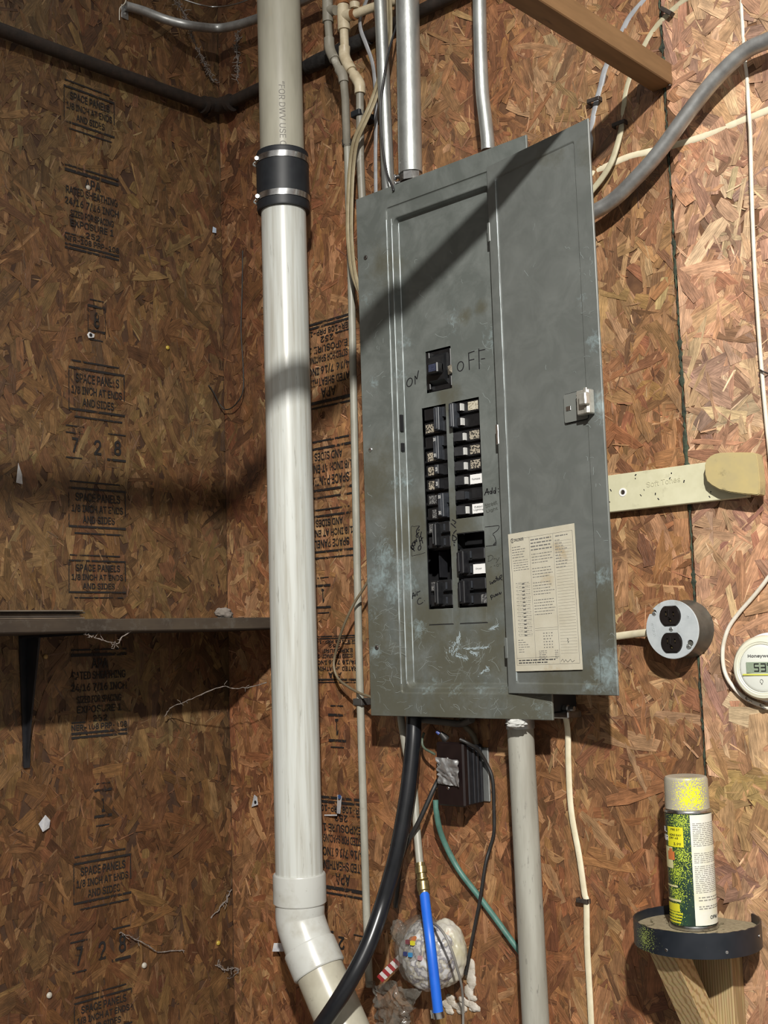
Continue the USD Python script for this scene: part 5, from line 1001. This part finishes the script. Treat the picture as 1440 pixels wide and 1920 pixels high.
for px, py in ((1193, 889), (1191, 896), (1259, 886), (1257, 895), (1229, 924), (1233, 934), (1207, 917), (1200, 927), (1144, 917), (1142, 940), (1333, 921), (1329, 930), (1283, 900)):
    tk.append(stroke([(px, py), (px + g.uniform(-3, 3), py + g.uniform(2, 6))], g.uniform(1, 2.2), lambda q: np.array([P(a, b, .018 + c) for a, b, c in q])))
obj('nick', tk, PEN, hb, kind='stuff')
oc = P(1259.5, 1180, .05); OR = .0445
ot = thing('outlet_box', 'round metal outlet box with a double socket between the panel door and the thermostat', 'electrical outlet', (oc[0], 0, oc[2] - OR))
ORM = mat('grey_outlet_box', (.115, .115, .10), (.075, .075, .065), .4, .3, scale=40)
obj('box', lathe([(0, .001), (.0445, .001), (.0448, .004), (.0425, .02), (.0425, .0465), (0, .0465)], (oc[0], 0, oc[2]), (0, -1, 0), 48), ORM, ot, smooth=35)
ORP = mat('outlet_plate', (.56, .60, .62), (.47, .51, .53), .38, .25, scale=45, c3=(.33, .31, .24), scale3=36, lo3=.6, hi3=.75)
def rec(dx, dz): return shapely.affinity.translate(shapely.Point(0, 0).buffer(.0171, 32).intersection(shapely.box(-.02, -.0145, .02, .0145)), oc[0] + dx, oc[2] + dz)
import shapely.affinity
R1, R2 = rec(-.0015, .0203), rec(-.0015, -.0203)
circ = shapely.Point(oc[0], oc[2]).buffer(OR, 48)
notch = shapely.affinity.rotate(shapely.box(oc[0] - .05, oc[2] + .0245, oc[0] - .0295, oc[2] + .0315), 0).union(shapely.Point(oc[0] - .0295, oc[2] + .0265).buffer(.0042))
slotr = shapely.Point(oc[0] + .0290, oc[2] - .0215).buffer(.0048).union(shapely.Point(oc[0] + .0262, oc[2] - .0265).buffer(.0042))
plate = circ.difference(shapely.union_all([R1.buffer(.0004), R2.buffer(.0004), notch, slotr]))
obj('face_plate', [prism(plate, .0475, .0488), prism(plate.buffer(-.0006), .0488, .0494)], ORP, ot, label='pale round face plate')
SOCK = mat('dark_brown_socket', (.009, .0065, .006), (.014, .011, .010), .3, scale=40)
for R_, dz in ((R1, .0203), (R2, -.0203)):
    cx, cz = oc[0] - .0015, oc[2] + dz
    holes = shapely.union_all([shapely.box(cx - .0075, cz - .0015, cx - .0052, cz + .0065), shapely.box(cx + .0052, cz - .0010, cx + .0075, cz + .0055), shapely.Point(cx, cz - .0068).buffer(.0026).union(shapely.box(cx - .0026, cz - .0095, cx + .0026, cz - .0068))])
    sk_ = obj('socket', [prism(R_.difference(holes), .046, .0515), prism(R_.buffer(-.0012).difference(holes.buffer(.0006)), .0515, .0525), prism(R_, .0445, .046)], SOCK, ot)
    obj('rib', [wbox(cx - .0014, cx + .0004, .0525, .0545, cz - .002, cz + .010, .0004)], SOCK, sk_)
    obj('contact', [wbox(cx - .0071, cx - .0056, .0465, .050, cz + .001, cz + .005), wbox(cx + .0056, cx + .0071, .0465, .050, cz + .001, cz + .004), wbox(cx - .001, cx + .001, .0465, .050, cz - .0085, cz - .006)], BRASS, sk_)
for dx, dz in ((-.0015, 0), (-.0290, .0245), (.0258, -.0268)):
    s = obj('screw', disc((oc[0] + dx, -.0485, oc[2] + dz), (0, -1, 0), .0036, .0016, .0006, 18), EMT, ot, smooth=30); obj('slot', wbox(oc[0] + dx - .003, oc[0] + dx + .003, .0499, .0504, oc[2] + dz - .0004, oc[2] + dz + .0004), PEN, s)
def spl(deg, cx, cz): 
    t = math.radians(deg); return lambda q: np.stack([oc[0] + cx + q[:, 0] * math.cos(t) - q[:, 1] * math.sin(t), -.0494 - q[:, 2], oc[2] + cz + q[:, 0] * math.sin(t) + q[:, 1] * math.cos(t)], 1)
EMB = mat('embossed_plate_mark', (.40, .43, .44), rough=.4)
obj('embossed_mark', text_in('LEVITON', 0, .0195, 0, .0040, spl(100, -.0275, -.0085), .0004), EMB, ot)
obj('embossed_mark', text_in('UL', 0, .0045, 0, .004, spl(80, .0300, .016), .0004), EMB, ot)
cable('cream_cable', 'short cream cable running from behind the panel door into the outlet box', 'cable', [P(1118, 1200, .012), P(1150, 1194, .012), P(1180, 1190, .016), P(1200, 1187.5, .022), P(1216, 1186, .026)], .0060, NM_WHITE, flat=.6)
tcx, tcz = P(1428.5, 1253, .028)[0], P(1425.5, 1253, .028)[2]
th = thing('thermostat', 'round cream thermostat with a digital display reading 53 at the right edge', 'thermostat', (tcx, 0, tcz - .05))
TW = mat('cream_plastic_thermostat', (.72, .71, .58), (.68, .665, .53), .35, scale=20); TW2 = mat('white_plastic_base', (.74, .75, .76), rough=.35); TF = mat('thermostat_face', (.68, .70, .64), rough=.3)
obj('wall_base', lathe([(0, 0), (.051, 0), (.051, .006), (.047, .010), (0, .010)], (tcx + .004, 0, tcz), (0, -1, 0), 56), TW2, th, smooth=35, label='white round base plate')
obj('dial', lathe([(.020, .010), (.0462, .010), (.0475, .014), (.0465, .024), (.043, .0285), (.0385, .0295), (.0372, .0285), (.0358, .0290), (.0345, .0280)], (tcx, 0, tcz), (0, -1, 0), 64), TW, th, smooth=35, label='cream outer dial ring')
obj('face', lathe([(.0345, .0275), (.0335, .0285), (.030, .0300), (.015, .0312), (0, .0316)], (tcx, 0, tcz), (0, -1, 0), 56), TF, th, smooth=60)
tp_ = lambda q: np.stack([tcx + q[:, 0], -.0318 - q[:, 2] + .0011 * ((q[:, 0] ** 2 + q[:, 1] ** 2) / .03 ** 2), tcz + q[:, 1]], 1)
fw_ = prism(shapely.Point(0, 0).buffer(.0285, 32).intersection(shapely.box(-.022, -.0065, .03, .009)), 0, .0009)
v_, f_ = fw_; obj('display', (tp_(np.stack([v_[:, 0], v_[:, 2], -v_[:, 1]], 1)), f_), mat('lcd_green', (.27, .33, .24), (.24, .295, .215), .25, scale=300), th, label='green-grey digital display')
seg = {'5': 'afgcd', '3': 'abgcd'}
def digit(ch, x, y, w, h, t=.0011):
    S_ = {'a': (x, x + w, y + h - t, y + h), 'g': (x, x + w, y + h / 2 - t / 2, y + h / 2 + t / 2), 'd': (x, x + w, y, y + t), 'f': (x, x + t, y + h / 2, y + h), 'b': (x + w - t, x + w, y + h / 2, y + h), 'e': (x, x + t, y, y + h / 2), 'c': (x + w - t, x + w, y, y + h / 2)}
    return [bar(*S_[s_], lambda q: tp_(q + (0, 0, .0011)), .0003) for s_ in seg[ch]]
obj('digits', digit('5', -.0095, -.0042, .0075, .0115) + digit('3', .0010, -.0042, .0075, .0115) + [stroke([(.0118 + .0013 * math.cos(a), .0060 + .0013 * math.sin(a)) for a in np.linspace(0, 6.28, 9)], .0006, lambda q: tp_(q + (0, 0, .0011)))], PEN, th, label='digits 53 and a degree sign')
obj('lettering', text_in('Honeywell', -.0190, .0190, .0150, .0202, tp_, .0004, True), mat('grey_lettering', (.16, .16, .155), rough=.5), th)
obj('yellow_line', [bar(-.0285 + .00575 * i_, -.0285 + .00575 * (i_ + 1), -.0100, -.0078, lambda q: tp_(q + (0, 0, .0009)), .0003) for i_ in range(10)], mat('yellow_line', (.62, .62, .10), rough=.4), th)
obj('bulb_mark', [stroke([(.000 + .0023 * math.cos(a), -.0185 + .0026 * math.sin(a)) for a in np.linspace(-1.1, 4.2, 9)], .0005, tp_), stroke([(-.0008, -.0215), (.0010, -.0215)], .0005, tp_), stroke([(-.0008, -.0225), (.0010, -.0225)], .0005, tp_)], PRN, th)

# ------------------------------------------------------------------ the little round shelf and the spray can
TC, TR, TZ = (1.1308, -.0764), .0898, 1.0884
a0 = math.acos(.0744 / TR)   # half opening where the wall cuts the circle
def arc_pts(r, k=64, ycap=-.002):
    a = np.linspace(math.pi / 2 + a0, math.pi / 2 - a0 + 2 * math.pi, k); return np.stack([TC[0] + r * np.cos(a), np.minimum(TC[1] + r * np.sin(a), ycap)], 1)
PINE = pine_mat('pine_post', (.50, .37, .19), (.33, .22, .10), (0, 0, 0), (3.0, 3.0, .25)); PINE2 = pine_mat('pine_brace', (.56, .41, .21), (.36, .235, .10), (.5, .9, 0), (2.2, 2.2, 1.2))
ts = thing('round_shelf', 'small round wall shelf with a dark plastic rim on a pine brace, lower right', 'shelf', (TC[0], TC[1], .55))
rim = arc_pts(TR); rin = arc_pts(TR - .0022)
zr0, zr1 = TZ - .0345, TZ; k = len(rim); g = np.random.default_rng(2); jit = g.normal(0, .0004, k)
vv = np.vstack([np.c_[rim, np.full(k, zr0)], np.c_[rim, np.full(k, zr1) + jit], np.c_[rin, np.full(k, zr1) + jit], np.c_[rin, np.full(k, zr0)]])
ff = []
for i in range(k - 1):
    for a_, b_ in ((0, 1), (1, 2), (2, 3), (3, 0)): ff += [(a_ * k + i, a_ * k + i + 1, b_ * k + i + 1), (a_ * k + i, b_ * k + i + 1, b_ * k + i)]
def spray_mat(name, c1, c2, spray, axis_pts, thr):
    n = {'g': ('geometry', {}), 't': ('noise_texture', {'scale': 30.0, 'detail': 3}), 'r': ('rgb_ramp', {'ramp': [(0, c1), (.4, c1), (.65, c2), (1, c2)]}), 'n': ('noise_texture', {'scale': 620.0, 'detail': 1}), 'p': ('principled_bsdf', {'roughness': .38}), 'x': ('mix_color', {'b': spray})}
    L = [('g.position', 't.vector'), ('t.fac', 'r.fac'), ('g.position', 'n.vector'), ('r.color', 'x.a'), ('x.result', 'p.base_color')]; acc = None
    for i, (c, rad) in enumerate(axis_pts):
        n[f'd{i}'] = ('vector_math', {'math_type': 'distance', 'vector2': c}); n[f'm{i}'] = ('map_range', {'from_min': rad, 'from_max': 0, 'to_min': 0, 'to_max': 1, 'clamp': True}); L += [('g.position', f'd{i}.vector1'), (f'd{i}.value', f'm{i}.value')]; cur = f'm{i}.result'
        if acc: n[f'x{i}'] = ('math', {'math_type': 'maximum'}); L += [(acc, f'x{i}.value1'), (cur, f'x{i}.value2')]; cur = f'x{i}.value'
        acc = cur
    n['a'] = ('math', {'math_type': 'multiply', 'value2': .42}); n['s'] = ('math', {'math_type': 'add'}); n['o'] = ('map_range', {'from_min': thr, 'from_max': thr + .08, 'to_min': 0, 'to_max': 1, 'clamp': True})
    L += [(acc, 'a.value1'), ('a.value', 's.value1'), ('n.fac', 's.value2'), ('s.value', 'o.value'), ('o.result', 'x.fac')]
    return usdkit.material(stage, '/World/Looks/' + name, n, L, surface='p.BSDF')
def on_circle(c, r, px, z):  # point of a vertical cylinder seen at pixel column px
    best = None
    for a in np.linspace(-math.pi, math.pi, 721):
        p = np.array([c[0] + r * math.cos(a), c[1] + r * math.sin(a), z]); d = p - EYE; x = 720 + FPX * (d @ RT) / (d @ FW)
        if (EYE[:2] - p[:2]) @ (p[:2] - np.array(c)) > 0 and (best is None or abs(x - px) < best[0]): best = (abs(x - px), p)
    return best[1]
lp = on_circle(TC, TR, 1208, TZ - .017)
obj('rim', (vv, np.array(ff)), spray_mat('dark_rim_plastic', (.009, .012, .017), (.015, .018, .024), (.22, .27, .07), [(tuple(lp), .04)], .80), ts, smooth=40, label='dark plastic strip nailed round the edge, with a yellow overspray mark')
tz = TZ - .0125
tray = Polygon(arc_pts(TR - .0024, 48)); m_ = trimesh.creation.extrude_polygon(tray, .018, engine='earcut'); tv = np.array(m_.vertices); tv[:, 2] += tz - .018
obj('shelf_board', (tv, np.array(m_.faces)), mat('dusty_shelf_top', (.30, .25, .16), (.22, .18, .11), .9, scale=160, c3=(.10, .08, .05), scale3=90, lo3=.62, hi3=.72), ts, label='dusty round shelf board')
for px in (1249, 1363, 1424):
    q = on_circle(TC, TR, px, TZ - .026 if px < 1400 else TZ - .015); d = np.array([q[0] - TC[0], q[1] - TC[1], 0]); obj('nail', disc(q, d, .0023, .001, .0004, 12), STEEL, ts)
obj('wall_post', wbox(1.073, 1.1615, .0032, .038, .50, tz - .0185, .0012), PINE, ts, label='pine post on the wall')
v_, f_ = prism([(.113, tz - .019), (.153, tz - .019), (.0382, .884), (.0382, .944)], 1.094, 1.133)
obj('brace', (np.stack([-v_[:, 1], -v_[:, 0], v_[:, 2]], 1), f_), PINE2, ts, label='slanted pine brace with curved grain')
g = np.random.default_rng(30); cr = []
for _ in range(45):
    a, r_ = g.uniform(0, 6.28), TR * .85 * math.sqrt(g.random()); p = np.array([TC[0] + r_ * math.cos(a), TC[1] + r_ * math.sin(a)])
    if p[1] > -.012 or math.hypot(p[0] - 1.1255, p[1] + .0745) < .037: continue
    cr.append(hull(np.array([p[0], p[1], tz + .0008]) + g.normal(0, 1, (7, 3)) * np.array([.0016, .0016, .0007])))
obj('crumbs', cr, mat('dark_crumbs', (.10, .08, .05), (.2, .17, .1), .9, scale=200), ts, kind='stuff')
CC = (1.1255, -.0745); CR = .0335; CZ = tz
ca = thing('spray_can', 'spray paint can with a clouded cap and yellow overspray, standing on the round shelf', 'spray can', (CC[0], CC[1], CZ))
co = (CC[0], CC[1], CZ)
zb0, zb1 = .007, .1640
yl = [(tuple(on_circle(CC, CR, px, CZ + z)), r) for px, z, r in ((1276, .155, .045), (1266, .125, .045), (1278, .105, .040), (1270, .08, .042), (1268, .05, .036), (1264, .02, .03))]
obj('can_body', lathe([(CR - .001, zb0), (CR, zb0 + .001), (CR, zb1 - .001), (CR - .001, zb1)], co, (0, 0, 1), 64), spray_mat('dark_green_can', (.012, .028, .022), (.020, .055, .035), (.40, .50, .05), yl, .81), ca, smooth=40, label='dark green printed can with yellow speckles')
obj('base_rim', lathe([(0, 0), (CR - .002, 0), (CR + .0012, .001), (CR + .0016, .004), (CR + .0008, .007), (CR - .002, .0075)], co, (0, 0, 1), 64), STEEL, ca, smooth=50)
obj('top_rim', lathe([(CR - .002, zb1 - .001), (CR + .0010, zb1), (CR + .0012, zb1 + .003), (CR - .0006, zb1 + .005), (CR - .004, zb1 + .005)], co, (0, 0, 1), 64), STEEL, ca, smooth=50)
capc = [(tuple(on_circle(CC, CR - .002, 1297, CZ + .193)), .040), (tuple(on_circle(CC, CR - .002, 1288, CZ + .183)), .03), (tuple(on_circle(CC, CR - .002, 1305, CZ + .183)), .03)]
obj('cap', lathe([(CR - .0015, zb1 + .004), (CR - .0022, zb1 + .046), (CR - .004, zb1 + .0495), (CR - .007, zb1 + .0505), (.012, zb1 + .0495), (0, zb1 + .0495)], co, (0, 0, 1), 64), spray_mat('clouded_cap', (.40, .37, .30), (.34, .315, .255), (.78, .76, .02), capc, .75), ca, smooth=35, label='clouded cap dusted with yellow paint')
def can_ang(px, z=.08):
    p = on_circle(CC, CR, px, CZ + z); return math.atan2(p[1] - CC[1], p[0] - CC[0])
aL, aM, aR = can_ang(1257.5), can_ang(1299), can_ang(1346.5)
def canp(lift):
    def f_(q):  # u: 0..1 from the seam of the white panel rightwards round the can, v metres up
        a = aM + q[:, 0] * 1.9; r = CR + lift + q[:, 2]; return np.stack([CC[0] + r * np.cos(a), CC[1] + r * np.sin(a), CZ + q[:, 1]], 1)
    return f_
if (aR - aM) < 0: print('can angle sign', aL, aM, aR)
def cpanel(u0, u1, v0, v1, lift, k=16):
    u = np.linspace(u0, u1, k); P0 = canp(lift); a = P0(np.c_[u, np.full(k, v0), np.zeros(k)]); b = P0(np.c_[u, np.full(k, v1), np.zeros(k)]); a2 = canp(lift - .0002)(np.c_[u, np.full(k, v0), np.zeros(k)]); b2 = canp(lift - .0002)(np.c_[u, np.full(k, v1), np.zeros(k)])
    v = np.vstack([a, b, a2, b2]); f = []
    for i in range(k - 1): f += [(i, i + 1, k + i + 1), (i, k + i + 1, k + i), (2 * k + i, 3 * k + i + 1, 2 * k + i + 1), (2 * k + i, 3 * k + i, 3 * k + i + 1)]
    return v, np.array(f)
wlab = obj('white_label', cpanel(0, 1.0, .0085, .1625, .0003, 30), mat('white_can_label', (.70, .70, .66), (.66, .65, .50), .35, scale=22), ca, smooth=60, label='white text panel')
g = np.random.default_rng(12); tx = []
for i, vv_ in enumerate(np.arange(.150, .052, -.0026)):
    if i in (13, 14, 15, 22): continue
    u = .05
    while u < .78:
        e = min(u + g.uniform(.03, .14), .8); tx.append(cpanel(u, e, vv_, vv_ + .0008, .0006, 3)); u = e + .025
for vv_ in (.0465, .0425, .034, .031):
    u = .1
    while u < .75: e = min(u + g.uniform(.03, .10), .78); tx.append(cpanel(u, e, vv_, vv_ + .0014, .0006, 3)); u = e + .03
obj('print', tx, PRL, wlab)
obj('print', [text_in('OPM', .36, .60, .0165, .0215, canp(.0006), .0002, True)], PRD, wlab)
pl_ = obj('front_print', [cpanel(-.80, -.46, .086, .116, .0003), cpanel(-.80, -.30, .040, .043, .0003), cpanel(-.80, -.36, .060, .0625, .0003)], mat('pale_can_print', (.60, .56, .30), rough=.4), ca, label='pale printed picture patch on the can front')
obj('front_print', [cpanel(-.62, -.40, .098, .110, .0006, 6), cpanel(-.56, -.46, .110, .114, .0006, 4)], mat('orange_can_print', (.55, .17, .05), rough=.4), ca, label='orange printed arrow')
obj('front_print', [cpanel(-.80, -.34, .026, .037, .0003)] + [cpanel(-.80, -.33 + .02 * i, .010 + i * .0042, .0122 + i * .0042, .0003) for i in range(4)], mat('yellow_can_print', (.62, .58, .03), rough=.4), ca, label='yellow printed bars low on the can')
obj('front_print', [text_in('AR', -.86, -.56, .124, .132, canp(.0006), .0002, True), text_in('IL', -.86, -.62, .136, .143, canp(.0006), .0002, True)], CLEANLAB, ca, label='white printed letters cut off at the can edge')
pst = obj('price_sticker', cpanel(-.58, -.16, .117, .145, .0008), mat('yellow_sticker', (.66, .62, .02), rough=.5), ca, label='yellow price sticker')
obj('print', [text_in('PRE 37', -.46, -.24, .1400, .1428, canp(.0011), .0002), text_in('KING BAY', -.50, -.20, .1325, .1352, canp(.0011), .0002), text_in('CRF 48', -.52, -.28, .1282, .1308, canp(.0011), .0002), text_in('3.99', -.40, -.22, .1195, .1232, canp(.0011), .0002)], PEN, pst)
